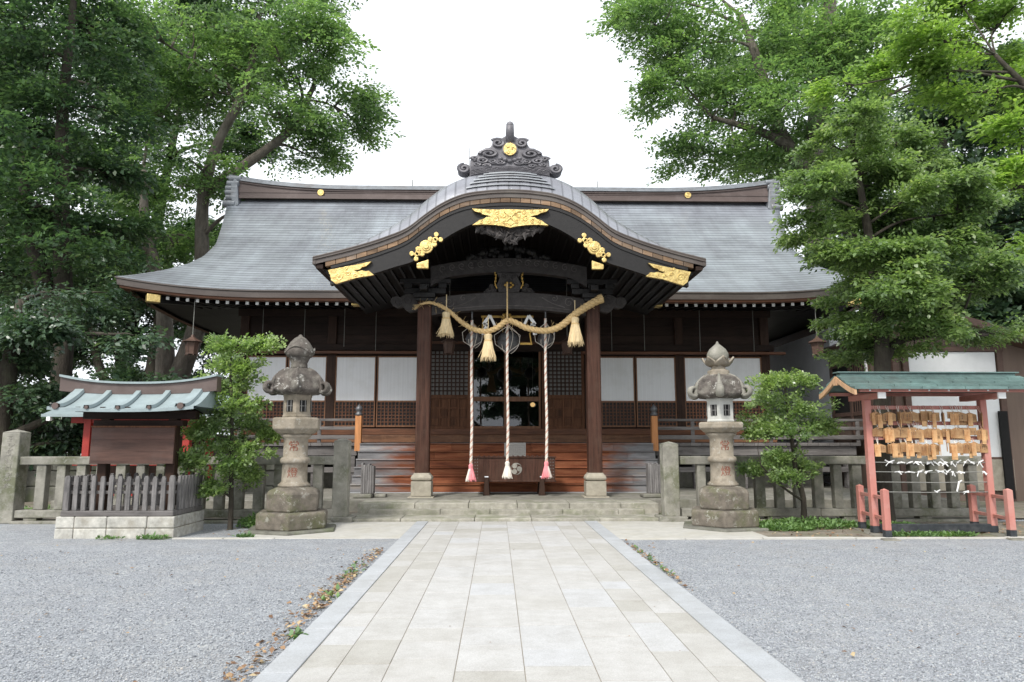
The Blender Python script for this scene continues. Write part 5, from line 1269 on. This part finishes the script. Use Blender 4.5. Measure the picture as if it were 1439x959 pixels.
m.build('timber_frame', 'brown_trim', b, bevel=.01)
m = MB(); m.box(10.28, 10.302, 19.78, 20.67, 2.42, 3.8, 0); m.box(10.28, 10.302, 20.83, 21.82, 2.42, 3.8, 0)
for y in np.arange(19.9, 20.65, .13): m.box(10.262, 10.28, y - .02, y + .02, 2.42, 3.8, 1)
m.build('window', ['void', 'brown_trim'], b)
m = MB(); m.box(10.2, 10.28, 19.66, 19.74, .0, 4.4); m.build('white_post', 'plaster', b)
m = MB(); m.box(13.0, 13.22, 18.44, 18.498, .1, 2.35); m.build('door_gap', 'void', b)
m = MB(); m.prism([(10.05, 4.42), (11.3, 4.98), (20.6, 2.25), (20.6, 2.08), (11.3, 4.79), (10.05, 4.3)], 17.9, 22.3)
m.build('roof', 'brown_trim', b)
b = thing('passage_building', 'grey plastered passage wall beyond the right end of the veranda', 'building', (12.5, 25, 0))
m = MB(); m.box(10.32, 12.0, 22.0, 28.5, 0, 5.33); m.build('wall', 'plaster_grey', b)
m = MB(); m.prism([(10.85, 5.34), (11.4, 5.5), (12.2, 5.34)], 22.3, 28.8); m.build('roof', 'brown_trim', b)
m = MB(); m.box(10.29, 10.318, 22.2, 28, .3, .5); m.build('base_trim', 'brown_trim', b)
m = MB(); m.box(10.28, 10.318, 22.0, 28, 5.1, 5.33); m.build('eave_trim', 'brown_trim', b)
# ------------------------------------------------------------------ foliage
def np_mesh(name, V, F, mat, parent=None, org=(0, 0, 0)):
    V = np.asarray(V, np.float32) - np.asarray(ORG[parent.name] if parent else org, np.float32)
    me = bpy.data.meshes.new(name); n, k = F.shape
    me.vertices.add(len(V)); me.vertices.foreach_set('co', V.ravel())
    me.loops.add(n * k); me.loops.foreach_set('vertex_index', F.astype(np.int32).ravel())
    me.polygons.add(n); me.polygons.foreach_set('loop_start', np.arange(0, n * k, k, dtype=np.int32))
    me.materials.append(MT[mat]); me.update(calc_edges=True); me.validate()
    o = bpy.data.objects.new(name, me); COL.objects.link(o)
    if parent: o.parent = parent; ORG[o.name] = ORG[parent.name]
    else: o.location = org; ORG[o.name] = org
    return o
def spray(nl, leaf, wid, droop, seed, fan=.9):              # one leafy twig along +x, unit length
    r = np.random.default_rng(seed); out = []
    def leaf_at(p, d, L):
        d = d / np.linalg.norm(d); up = np.array([r.normal(0, .3), r.normal(0, .3), 1.]); s = np.cross(up, d); s /= np.linalg.norm(s)
        q = p + d * L; mid = p + d * L * .45; n_ = np.cross(d, s)
        out.append([p, mid + s * L * wid + n_ * L * .06, q - n_ * L * .1, mid - s * L * wid + n_ * L * .06])
    for i in range(nl):
        t = (i + .5) / nl; side = 1 if i % 2 else -1
        p = np.array([t, 0, -droop * t * t]); tw = (.12 + .34 * math.sin(math.pi * min(1, t * .9 + .1))) * fan
        d = np.array([.75, side * 1., r.normal(0, .15)]); e = p + d * tw * r.uniform(.3, 1.)
        leaf_at(e, d + np.array([r.normal(0, .4), r.normal(0, .4), r.normal(-.15, .3)]), leaf * r.uniform(.7, 1.2))
        leaf_at(p + d * tw * r.uniform(.0, .5), np.array([1, -side * .2, 0]) + r.normal(0, .45, 3), leaf * r.uniform(.7, 1.2))
    return np.array(out)                                    # (n,4,3)
def crown(name, parent, lobes, axis, mat, pads, sprays, size, leaf, wid=.28, nl=9, droop=.12, flat=.38, seed=1, pad_r=.42, rise=.05, shell=.55, npads=0, face=1.0):
    r = np.random.default_rng(seed)
    tmpl = [spray(nl, leaf, wid, droop, seed * 10 + k) for k in range(4)]
    ax = np.array(axis); org, dirs = [], []; centres = []
    for (x, y, z, rx, rz) in lobes:
        n = npads or max(2, int(pads * rx * rz / 2.2 + .5))
        for _ in range(n):
            d = r.normal(size=3); d /= np.linalg.norm(d); f = r.uniform(shell, 1.0)
            c = np.array([x, y, z]) + d * np.array([rx, rx * .9, rz]) * f; centres.append(c)
            pr = pad_r * r.uniform(.7, 1.3) * max(.45, min(rx, 2.2) / 1.6)
            k = max(4, int(sprays * r.uniform(.6, 1.4)))
            o = r.normal(size=(k, 3)); o /= np.linalg.norm(o, axis=1)[:, None]; o *= (r.random(k) ** .45)[:, None] * np.array([pr, pr, pr * flat])
            org.append(c + o)
            out = (c - ax); out[2] = 0; out = out / (np.linalg.norm(out) + 1e-6)
            dd = out * .8 + o / pr * .9 + r.normal(0, .35, (k, 3)); dd[:, 2] = dd[:, 2] * .35 + rise
            dirs.append(dd)
    O = np.concatenate(org); D = np.concatenate(dirs); D /= np.linalg.norm(D, axis=1)[:, None]; N = len(O)
    up = np.tile([0., 0, 1], (N, 1)) + D * [[.1, .1, 0]] + r.normal(0, .42, (N, 3)) + np.array([[-.12, -.3, 0]]) * face; S = np.cross(up, D); S /= np.linalg.norm(S, axis=1)[:, None]; U = np.cross(D, S)
    sc_ = size * r.uniform(.6, 1.25, N); kinds = r.integers(0, 4, N); VV = []
    for k in range(4):
        i = np.where(kinds == k)[0]; T_ = tmpl[k].reshape(-1, 3)
        P = O[i][:, None, :] + sc_[i][:, None, None] * (T_[None, :, 0:1] * D[i][:, None] + T_[None, :, 1:2] * S[i][:, None] + T_[None, :, 2:3] * U[i][:, None])
        VV.append(P.reshape(-1, 3))
    V = np.concatenate(VV); F = np.arange(len(V)).reshape(-1, 4)
    np_mesh(name, V, F, mat, parent)
    return centres
def limbs(parent, trunks, lobes, centres, mat, r_l=.14, twig=.02, per=5, seed=1, name='trunk'):
    r = random.Random(seed); m = MB(); allp = []
    for pts, rad in trunks:
        P = catmull(pts, 6); rr_ = np.interp(np.linspace(0, 1, len(P)), np.linspace(0, 1, len(rad)), rad)
        rr_ = [a * (1 + .06 * r.uniform(-1, 1)) for a in rr_]; m.tube(P, rr_, 12); allp += list(zip(P, rr_))
    tips = []
    for (x, y, z, rx, rz) in lobes:
        c = Vector((x, y, z)); best = min(allp, key=lambda q: (q[0] - c).length + (2.0 if q[0].z > z else 0) + .25 * abs((c.z - q[0].z) - .5 * (c - q[0]).length))
        p = best[0]; L = (c - p).length
        if L < .15: continue
        mid = p.lerp(c, .5) + Vector((r.uniform(-.12, .12) * L, r.uniform(-.12, .12) * L, .08 * L)); q = catmull([p, mid, c], 5)
        r0 = min(best[1] * .6, r_l * (.4 + .12 * L)); m.tube(q, list(np.linspace(r0, r0 * .35, len(q))), 7); tips.append((q, r0))
    C = [Vector(c) for c in centres]
    for c in r.sample(C, min(len(C), per * len(lobes))):
        bq = min((pt for q, _ in tips for pt in q), key=lambda a: (a - c).length) if tips else allp[0][0]
        L = (c - bq).length
        if L < .1: continue
        mid = bq.lerp(c, .5) + Vector((r.uniform(-.1, .1) * L, r.uniform(-.1, .1) * L, .06 * L)); m.tube(catmull([bq, mid, c], 3), list(np.linspace(twig * 2, twig * .6, 7)), 5)
    return m.build(name, mat, parent, smooth=True)
def tree(name, label, lob, base, trunks, leaf_m, bark='bark_dk', group=None, seed=1, twig=.02, r_l=.14, per=5, **kw):
    t = thing(name, label, 'tree' if 'shrub' not in name else 'shrub', base, group)
    c = crown('crown', t, lob, base, leaf_m, seed=seed, **kw)
    limbs(t, trunks, lob, c, bark, r_l, twig, per, seed)
    return t
LOBES={
'T1':[(-8.06,27.4,17.85,2.1,1.69),(-11.63,29.0,19.43,2.66,1.79),(-7.57,30.6,16.65,1.81,1.32),(-9.03,28.2,14.81,2.01,1.45),(-12.71,29.8,16.86,2.13,1.69),(-13.85,27.4,17.77,2.24,1.69),(-14.56,29.0,15.3,1.77,1.34),(-8.43,30.6,14.2,1.56,0.69),(-12.27,28.2,12.61,1.44,0.93),(-15.03,29.8,12.26,1.82,1.38),(-15.22,27.4,9.64,1.96,1.13),(-13.47,29.0,10.13,1.33,1.19),(-15.61,30.6,8.68,1.87,0.95),(-12.44,28.2,22.9,3.16,2.03),(-8.91,29.8,23.11,2.43,1.84),(-10.01,27.4,10.84,1.26,0.99),(-13.61,29.0,12.23,1.18,0.72),(-16.54,30.6,12.05,1.25,0.88),(-11.65,28.2,11.95,0.81,0.52),(-13.1,29.8,18.2,1.37,0.92),(-9.03,27.4,16.9,1.4,0.99)],
'T2':[(-15.04,21.3,14.1,1.96,1.54),(-14.35,23.4,15.9,1.67,1.45),(-15.96,22.7,11.88,1.85,1.4),(-13.28,22.0,12.31,1.35,1.36),(-14.1,21.3,8.71,1.74,1.1),(-13.42,23.4,10.44,1.19,1.21),(-15.47,22.7,6.8,1.62,0.94),(-13.3,22.0,7.34,1.35,0.79),(-14.19,21.3,17.08,2.61,1.32),(-18.77,23.4,13.73,1.91,2.17),(-17.65,22.7,8.21,1.85,1.87),(-14.09,22.0,8.72,1.01,0.91),(-14.04,21.3,10.43,1.09,0.88),(-13.26,23.4,8.45,1.07,0.84)],
'T3':[(-11.98,18.0,4.24,1.29,0.93),(-11.71,19.5,5.56,1.19,0.8),(-12.67,19.0,2.87,1.16,0.88),(-11.16,18.5,2.66,0.85,0.76),(-9.76,18.0,4.24,0.64,0.74),(-12.7,19.5,1.67,1.19,0.7),(-11.17,19.0,1.57,0.78,0.59),(-13.7,18.5,3.75,1.13,1.52),(-9.19,18.0,2.63,0.64,0.74)],
'T8':[(-19.66,35.2,9.38,2.15,1.45),(-18.42,37.6,8.0,1.92,1.55),(-15.6,36.8,7.12,1.88,1.71),(-23.27,36.0,8.81,2.2,1.85),(-18.52,35.2,3.7,2.15,1.63),(-16.83,37.6,3.86,2.3,1.94),(-22.94,36.8,3.8,2.63,2.27),(-14.04,36.0,4.47,2.2,2.22),(-13.24,35.2,7.96,1.44,1.45),(-19.7,37.6,12.67,2.3,1.55),(-21.4,36.8,6.73,1.88,1.71),(-24.06,36.0,2.34,2.2,1.48),(-20.06,35.2,1.64,2.15,1.27),(-17.78,37.6,1.65,2.3,1.36),(-15.39,36.8,9.76,1.5,1.52)],
'T9':[(-25.93,37.1,21.76,2.65,2.29),(-23.25,39.8,23.29,2.44,2.46),(-19.01,38.9,21.96,2.38,2.4),(-23.74,38.0,17.24,2.71,2.35),(-19.71,37.1,16.09,2.27,2.1),(-26.89,39.8,13.71,2.84,2.46),(-21.78,38.9,11.02,2.38,2.0),(-16.45,38.0,12.81,1.94,1.57),(-14.46,37.1,17.76,1.51,1.53),(-19.34,39.8,26.98,3.25,2.46),(-26.59,38.9,8.6,2.38,2.0),(-14.27,38.0,22.83,1.55,1.57),(-22.67,37.1,6.77,1.89,1.53),(-30.54,39.8,17.93,2.84,3.69)],
'T10':[(14.36,36.1,16.38,2.21,1.49),(18.76,38.8,17.52,2.37,2.0),(22.14,37.9,19.3,2.32,2.34),(25.04,37.0,21.45,2.64,2.29),(28.08,36.1,21.84,2.21,2.6),(20.94,38.8,25.06,2.37,2.4),(23.77,37.9,14.27,2.32,2.34),(26.67,37.0,13.19,2.26,2.29),(19.86,36.1,12.47,2.21,1.86),(17.96,38.8,25.02,2.37,2.4),(13.73,37.9,22.67,1.93,1.95),(26.52,37.0,7.68,2.26,1.91),(21.77,36.1,7.89,2.21,1.49)],
'T4':[(6.93,28.4,19.3,1.88,1.46),(9.59,30.0,19.63,2.14,1.7),(12.89,31.6,21.0,2.26,1.79),(7.98,29.2,16.78,1.73,1.26),(10.72,30.8,16.94,2.04,1.59),(12.34,28.4,16.08,1.74,1.61),(8.9,30.0,14.44,1.9,0.99),(11.55,31.6,14.58,1.93,1.04),(14.1,29.2,18.87,1.79,1.8),(16.04,30.8,16.99,1.57,1.9),(16.28,28.4,19.42,2.03,1.76),(8.09,30.0,23.52,2.75,1.85),(13.81,31.6,25.15,3.55,1.95),(6.04,29.2,20.64,1.13,1.2),(14.22,30.8,14.55,1.57,1.27)],
'T5':[(9.47,14.0,10.02,1.0,0.58),(11.74,15.5,11.32,0.95,0.64),(9.59,15.0,9.75,0.77,0.39),(10.58,14.5,9.16,0.89,0.45),(10.88,14.0,7.94,0.57,0.43),(9.0,15.5,10.38,0.71,0.35),(7.93,15.0,9.56,0.61,0.31),(10.67,14.5,6.88,0.67,0.33),(10.72,14.0,5.7,0.64,0.29),(10.94,15.5,11.95,1.42,0.56),(12.58,15.0,9.96,1.07,0.93),(11.9,14.5,7.37,0.89,0.75),(10.88,14.0,7.16,0.43,0.29)],
'T6':[(17.44,24.3,11.58,1.74,1.25),(16.76,26.4,13.32,1.62,1.36),(19.13,25.7,7.96,1.31,1.59),(17.19,25.0,6.72,1.53,1.29),(18.08,24.3,5.05,0.99,1.25),(17.28,26.4,9.54,1.62,1.63),(15.57,25.7,7.4,1.57,1.59),(12.92,25.0,9.09,1.53,1.54),(19.86,24.3,9.72,1.74,2.25),(21.5,26.4,14.86,2.15,1.9),(18.76,25.7,15.37,2.1,1.59),(12.73,25.0,6.44,1.53,1.29),(13.81,24.3,5.29,1.49,1.0),(19.07,26.4,6.46,1.62,1.22),(19.7,25.7,6.87,1.57,1.85),(16.8,25.0,5.41,1.27,1.03)],
'T7':[(6.76,12.6,7.53,0.41,0.29),(6.88,13.5,7.3,0.69,0.42),(8.44,14.4,7.86,0.73,0.47),(6.04,13.05,6.31,0.64,0.4),(7.66,13.95,6.73,0.85,0.55),(7.91,12.6,6.23,0.71,0.42),(6.2,13.5,5.67,0.58,0.36),(7.97,14.4,5.72,0.95,0.62),(8.33,13.05,5.47,0.73,0.48),(7.48,13.95,4.73,0.6,0.37),(7.01,12.6,4.12,0.84,0.47),(8.67,13.5,4.53,0.76,0.5),(7.06,14.4,3.86,0.65,0.3),(7.89,13.05,3.61,0.73,0.35),(9.68,13.95,3.71,0.64,0.26),(8.63,12.6,4.6,0.49,0.34),(7.31,13.5,3.47,0.63,0.31),(7.28,14.4,3.39,0.65,0.24),(8.71,13.05,5.9,0.53,0.35),(7.17,13.95,6.19,0.71,0.43),(7.31,12.6,4.66,0.71,0.44),(7.01,13.5,4.1,0.69,0.39),(8.79,14.4,7.38,0.66,0.39),(6.57,13.05,5.04,0.6,0.4),(7.76,13.95,6.19,0.6,0.43),(7.01,12.6,4.9,0.54,0.36),(7.52,13.5,6.93,0.44,0.36)],
'SL':[(-4.98,12.68,3.18,0.26,0.16),(-4.66,13.0,3.25,0.4,0.17),(-5.15,13.32,2.93,0.33,0.22),(-4.68,12.84,2.82,0.34,0.21),(-5.07,13.16,2.52,0.43,0.24),(-4.71,12.68,2.17,0.47,0.2),(-5.13,13.0,1.91,0.53,0.19),(-4.79,13.32,1.81,0.49,0.19),(-5.36,12.84,1.65,0.39,0.16),(-5.06,13.16,1.45,0.6,0.22),(-5.43,12.68,1.18,0.28,0.14),(-4.71,13.0,1.3,0.48,0.16),(-4.8,13.32,0.88,0.49,0.19),(-5.08,12.84,0.68,0.24,0.11),(-4.38,13.16,1.62,0.27,0.14),(-4.83,12.68,1.06,0.39,0.18)],
'SR':[(5.02,13.08,2.6,0.45,0.19),(5.53,13.4,2.65,0.36,0.17),(5.22,13.72,2.29,0.56,0.2),(5.56,13.24,2.11,0.54,0.15),(5.1,13.56,1.89,0.58,0.2),(5.23,13.08,1.68,0.56,0.15),(5.91,13.4,1.82,0.41,0.17),(4.84,13.72,0.99,0.28,0.14),(5.14,13.24,1.23,0.41,0.16),(5.56,13.56,1.02,0.36,0.17),(5.19,13.08,0.88,0.35,0.16),(4.8,13.4,1.66,0.3,0.12)],
}

big = dict(pads=8, sprays=27, size=.95, leaf=.2, wid=.3, nl=9, droop=.2, flat=.34, pad_r=.75, shell=.35)
tree('zelkova_tree', 'tall spreading green tree with twin grey trunk left of the hall', LOBES['T1'], (-13.2, 28, 0),
     [([(-13.0, 28, -.2), (-13.1, 28, 3.2), (-13.4, 28.1, 6.7), (-14.6, 28.6, 10.2), (-15, 28.8, 13)], [.55, .38, .3, .22, .12]),
      ([(-12.8, 28, -.1), (-12.7, 28, 3.5), (-12.0, 28.2, 6.8), (-12.4, 28.7, 11.3), (-12.1, 29, 14), (-11.0, 29, 16.8), (-10.6, 29, 20)], [.46, .4, .34, .25, .21, .16, .1]),
      ([(-12.3, 28.8, 12), (-10.6, 29, 13.4), (-9, 29.2, 15), (-8.2, 29.4, 17)], [.26, .2, .16, .1])], 'leaf_zelkova', 'bark', 'trees around the hall', 11, per=6, twig=.03, **big)
tree('camphor_tree', 'dark leafy tree at the far left edge, reaching out of the photo', LOBES['T2'], (-13.9, 22, 0),
     [([(-13.6, 22, -.2), (-13.5, 22, 4), (-13.9, 22, 8.4), (-14.2, 22, 12), (-14.2, 22, 16)], [.4, .3, .24, .18, .1]), ([(-13.7, 22, 5), (-14.8, 22, 8), (-15.4, 22, 11)], [.3, .24, .14])], 'leaf_camphor', 'bark_dk', 'trees around the hall', 12, twig=.03, **dict(big, pads=11))
ev = dict(pads=16, sprays=34, size=.65, leaf=.23, wid=.3, nl=7, droop=.25, flat=.45, pad_r=.6, shell=.3, rise=-.05)
tree('evergreen_tree', 'dark glossy evergreen rising behind the left stone fence', LOBES['T3'], (-13.0, 18.3, 0),
     [([(-12.6, 18.4, -.2), (-12.7, 18.4, 2.5), (-12.5, 18.4, 5.2)], [.3, .24, .12])], 'leaf_dark', 'bark_dk', 'trees around the hall', 13, twig=.02, **ev)
tree('backdrop_tree', 'shadowy tree filling the gap between twin trunk and notice board', LOBES['T8'], (-17.5, 36, 0),
     [([(-17.6, 36, -.2), (-17.5, 36, 4), (-17.2, 36, 8), (-17, 36, 12)], [.5, .42, .34, .14]), ([(-17.5, 36, 2), (-20, 36, 5), (-21, 36, 9)], [.3, .24, .1])], 'leaf_dark', 'bark_dk', 'trees around the hall', 14, twig=.03, **dict(big, pads=7, sprays=32, leaf=.25))
tree('backdrop_tree', 'tall dim tree showing behind the crown of the twin trunked tree', LOBES['T9'], (-20, 38, 0),
     [([(-20, 38, -.2), (-20, 38, 6), (-19, 38, 12), (-18, 38, 20)], [.5, .42, .34, .14])], 'leaf_camphor', 'bark_dk', 'trees around the hall', 24, twig=.03, **dict(big, pads=7.5, sprays=32, leaf=.26))
tree('backdrop_tree', 'tall dim tree showing behind the crown at the upper right', LOBES['T10'], (20, 37, 0),
     [([(20, 37, -.2), (20, 37, 6), (19, 37, 12), (18, 37, 20)], [.5, .42, .34, .14])], 'leaf_zelkova', 'bark_dk', 'trees around the hall', 25, twig=.03, **dict(big, pads=5.5, sprays=32, leaf=.26))
tree('zelkova_tree', 'tall spreading green tree rising behind the right end of the roof', LOBES['T4'], (15.0, 31, 0),
     [([(14.9, 31, -.2), (14.4, 31, 6), (14.2, 30.5, 11), (14.3, 30.3, 15.5), (15.0, 30, 20.4), (15.3, 30, 23)], [.7, .58, .5, .44, .34, .22]),
      ([(14.2, 30.5, 13), (12.6, 30.2, 15.5), (11.6, 30, 19), (11, 30, 21)], [.36, .28, .2, .12]), ([(14.2, 30.4, 14), (12, 30, 15.2), (9.5, 30, 16)], [.28, .2, .1])], 'leaf_zelkova', 'bark', 'trees around the hall', 15, per=6, twig=.03, **big)
tree('maple_tree', 'bright yellow-green tree overhanging from the upper right corner', LOBES['T5'], (12.8, 14.5, 0),
     [([(13.2, 14.6, -.2), (13, 14.6, 3), (12.6, 14.5, 6), (11.8, 14.4, 8.6), (10.8, 14.4, 10)], [.3, .24, .17, .09, .04]), ([(12.7, 14.5, 6), (11.8, 14.5, 6.8), (11, 14.5, 7)], [.14, .1, .05])], 'leaf_bright', 'bark_dk', 'trees around the hall', 16, twig=.015, r_l=.08,
     pads=26, sprays=36, size=.55, leaf=.22, wid=.3, nl=7, droop=.25, flat=.25, pad_r=.5, shell=.3)
tree('camphor_tree', 'dark evergreen mass behind the brown building at the right', LOBES['T6'], (17.5, 29.4, 0),
     [([(17.5, 28.5, -.2), (17.4, 28, 5), (17, 26, 9), (16.8, 25.5, 14)], [.6, .5, .36, .16])], 'leaf_dark', 'bark_dk', 'trees around the hall', 17, twig=.03, **dict(big, pads=8, sprays=34, leaf=.24))
tree('holly_tree', 'conical evergreen tree with layered boughs standing behind the pink plaque stand', LOBES['T7'], (7.13, 13.5, 0),
     [([(7.1, 13.5, -.1), (7.12, 13.5, 1.2), (7.25, 13.5, 2.6), (7.3, 13.5, 3.6), (7.25, 13.5, 5), (7.1, 13.5, 6.6), (6.95, 13.5, 8)], [.2, .16, .15, .14, .1, .06, .02]),
      ([(7.25, 13.5, 2.9), (7.6, 13.5, 3.45), (8.4, 13.5, 3.6), (9.4, 13.5, 3.6)], [.09, .08, .06, .03])], 'leaf_holly', 'bark_dk', 'trees around the hall', 18, twig=.01, r_l=.06, per=6,
     pads=85, sprays=42, size=.36, leaf=.24, wid=.3, nl=6, droop=.1, flat=.3, pad_r=.34, shell=.4, rise=.12)
SLL = LOBES['SL']; SRL = LOBES['SR']
def shrub(name, label, lob, base, trunks, seed):
    t = thing(name, label, 'shrub', base, 'young shrubs before the stone fences')
    c = crown('crown', t, lob, base, 'leaf_shrub', seed=seed, pads=1, npads=22, sprays=7, size=.16, leaf=.38, wid=.32, nl=5, droop=.05, flat=.9, pad_r=.2, shell=.1, rise=.5, face=2.2)
    limbs(t, trunks, lob, c, 'bark_dk', .03, .004, 4, seed); return t
shrub('broadleaf_shrub', 'tall slender shrub with bright tips left of the left stone lantern', SLL, (-4.85, 13.0, 0),
      [([(-4.85, 13, -.1), (-4.86, 13, .5), (-4.9, 13, 1.2), (-4.93, 13, 2.0), (-5.0, 13, 2.8), (-5.0, 13, 3.3)], [.05, .042, .036, .03, .02, .01]), ([(-4.86, 13, .55), (-5.1, 12.95, .75), (-5.4, 12.95, 1.0)], [.022, .02, .012])], 21)
shrub('broadleaf_shrub', 'shorter layered shrub with leaning stem right of the right stone lantern', SRL, (5.5, 13.4, 0),
      [([(5.52, 13.4, -.1), (5.55, 13.4, .5), (5.45, 13.4, .9), (5.4, 13.4, 1.5), (5.35, 13.4, 2.2), (5.3, 13.4, 2.7)], [.06, .05, .045, .036, .025, .012]), ([(5.54, 13.4, .45), (5.1, 13.35, .75), (4.75, 13.3, 1.1)], [.024, .02, .014]), ([(5.42, 13.4, 1.4), (5.7, 13.4, 1.75), (6.0, 13.4, 2.0)], [.02, .016, .01])], 22)
tree('grove_tree', 'leafy tree standing across the court, mirrored in the glazed doors', [(1.6, -19, 7.5, 3.2, 2.6), (3.2, -20, 4.6, 2.2, 1.8), (.6, -19, 4.4, 1.6, 1.4), (4.5, -20, 8, 2.5, 2.5), (1.0, -19, 10.5, 2.4, 1.4), (-2.6, -20, 3.2, 1.2, 1.0), (-3.6, -20, 9.6, 2.4, 1.3), (-4.4, -20, 6.0, 1.3, 1.3), (-.5, -19.5, 6.2, .8, .6)], (2.4, -19.5, 0),
     [([(2.4, -19.5, -.2), (2.3, -19.5, 4), (2, -19.4, 8), (1.8, -19.4, 11)], [.4, .34, .26, .1]), ([(2.3, -19.5, 5), (-.5, -19.6, 7.2), (-3.6, -20, 9)], [.2, .16, .08]), ([(2.3, -19.5, 2), (-1, -19.6, 2.6), (-4.4, -20, 5.4)], [.16, .12, .06])], 'leaf_dark', 'bark_dk', None, 31, twig=.03, **dict(big, pads=9, sprays=30, size=1.0, leaf=.24))
# weeds at the feet of things, dead leaves, loose stones
def scatter_quads(P, size, wid, tilt, seed, zup=.5):
    r = np.random.default_rng(seed); n = len(P); a = r.uniform(0, 6.283, n); el = r.normal(zup, tilt, n); L = size * r.uniform(.5, 1.3, n)
    D = np.stack([np.cos(a) * np.cos(el), np.sin(a) * np.cos(el), np.sin(el)], 1); S = np.stack([-np.sin(a), np.cos(a), r.normal(0, .3, n)], 1)
    U = np.cross(D, S); q = L[:, None]
    V = np.stack([P, P + D * q * .5 + S * q * wid + U * q * .1, P + D * q, P + D * q * .5 - S * q * wid + U * q * .1], 1).reshape(-1, 3)
    return V, np.arange(4 * n).reshape(-1, 4)
r = np.random.default_rng(5)
def patch(n, cx, cy, rx, ry, h):
    a = r.uniform(0, 6.283, n); q = np.sqrt(r.random(n)); return np.stack([cx + rx * q * np.cos(a), cy + ry * q * np.sin(a), r.random(n) * h * (1 - q * .6)], 1)
P = np.concatenate([patch(2600, 5.5, 13.2, 1.0, .5, .16), patch(1200, 4.9, 12.75, .5, .3, .1), patch(900, 6.9, 12.9, .6, .3, .12), patch(500, 6.7, 11.75, .5, .12, .08), patch(300, 7.4, 11.8, .3, .08, .06), patch(700, -4.55, 13.4, .3, .3, .25),
                    patch(150, -5.6, 11.74, .26, .06, .05), patch(50, -6.3, 11.76, .2, .04, .03), patch(120, -7.7, 13.4, .2, .15, .08), patch(22, -1.79, 7.3, .1, .3, .02), patch(30, -1.85, 8.9, .12, .6, .015), patch(26, -1.73, 5.9, .04, .12, .02), patch(1500, -9.6, 16.5, 1.4, 1.0, .15), patch(90, -4.2, 11.85, .15, .06, .06), patch(40, 1.85, 9.5, .05, 1.2, .02)])
V, F = scatter_quads(P, .075, .24, .35, 3); kind(np_mesh('weeds', V, F, 'leaf_weed'), 'stuff')
y = np.concatenate([r.uniform(4.4, 10.5, 430), r.uniform(6.5, 8.5, 200)]); P1 = np.stack([-1.72 - np.abs(r.normal(0, .11, len(y))) - .02, y, r.uniform(.004, .03, len(y))], 1)
P2 = np.stack([r.uniform(-9, 9, 260), r.uniform(4.5, 11.5, 260), np.full(260, .016)], 1); P2 = P2[np.abs(P2[:, 0] - .05) > 1.85]
P3 = np.stack([r.uniform(4.3, 9.5, 420), r.uniform(11.6, 13.8, 420), r.uniform(.012, .03, 420)], 1); P4 = np.stack([r.uniform(-1.6, 1.6, 22), r.uniform(5, 14, 22), np.full(22, .02)], 1)
P5 = np.stack([r.uniform(-4.9, -4.2, 40), r.uniform(12, 13.5, 40), np.full(40, .015)], 1); P6 = np.stack([1.8 + np.abs(r.normal(0, .06, 120)), r.uniform(7.5, 11.4, 120), np.full(120, .02)], 1)
V, F = scatter_quads(np.concatenate([P1, P3, P5, P6]), .055, .3, .25, 4, .12); V2, F2 = scatter_quads(P2, .045, .3, .2, 6, .1); V3, F3 = scatter_quads(P4, .022, .3, .1, 7, .05)
kind(np_mesh('leaf_litter', np.concatenate([V, V2, V3]), np.concatenate([F, F2 + len(V), F3 + len(V) + len(V2)]), 'litter'), 'stuff')
n = 80000; yy = 3.9 + 6.6 * r.random(n) ** 1.5; side = r.random(n) < .5
xx = np.where(side, -1.71 - r.random(n) * (.75 * yy - 1.0), 1.81 + r.random(n) * (.75 * yy - 1.0))
s = r.uniform(.004, .0095, n) * (1 + (r.random(n) < .05) * .5); base = np.array([[1, 0, 0], [0, 1, 0], [-1, 0, 0], [0, -1, 0], [0, 0, 1], [0, 0, -1]], np.float32)
B = base[None] * (s[:, None, None] * r.uniform(.6, 1.3, (n, 6, 1))) * np.array([1, 1, .75]); a = r.uniform(0, 6.283, n); ca, sa = np.cos(a)[:, None], np.sin(a)[:, None]
V = np.stack([B[:, :, 0] * ca - B[:, :, 1] * sa + .25 * B[:, :, 2], B[:, :, 0] * sa + B[:, :, 1] * ca, B[:, :, 2]], 2) + np.stack([xx, yy, s * .35], 1)[:, None]
T_ = np.array([[0, 1, 4], [1, 2, 4], [2, 3, 4], [3, 0, 4], [1, 0, 5], [2, 1, 5], [3, 2, 5], [0, 3, 5]]); F = (np.arange(n)[:, None, None] * 6 + T_[None]).reshape(-1, 3)
kind(np_mesh('gravel_stones', V.reshape(-1, 3), F, 'pebbles'), 'stuff')
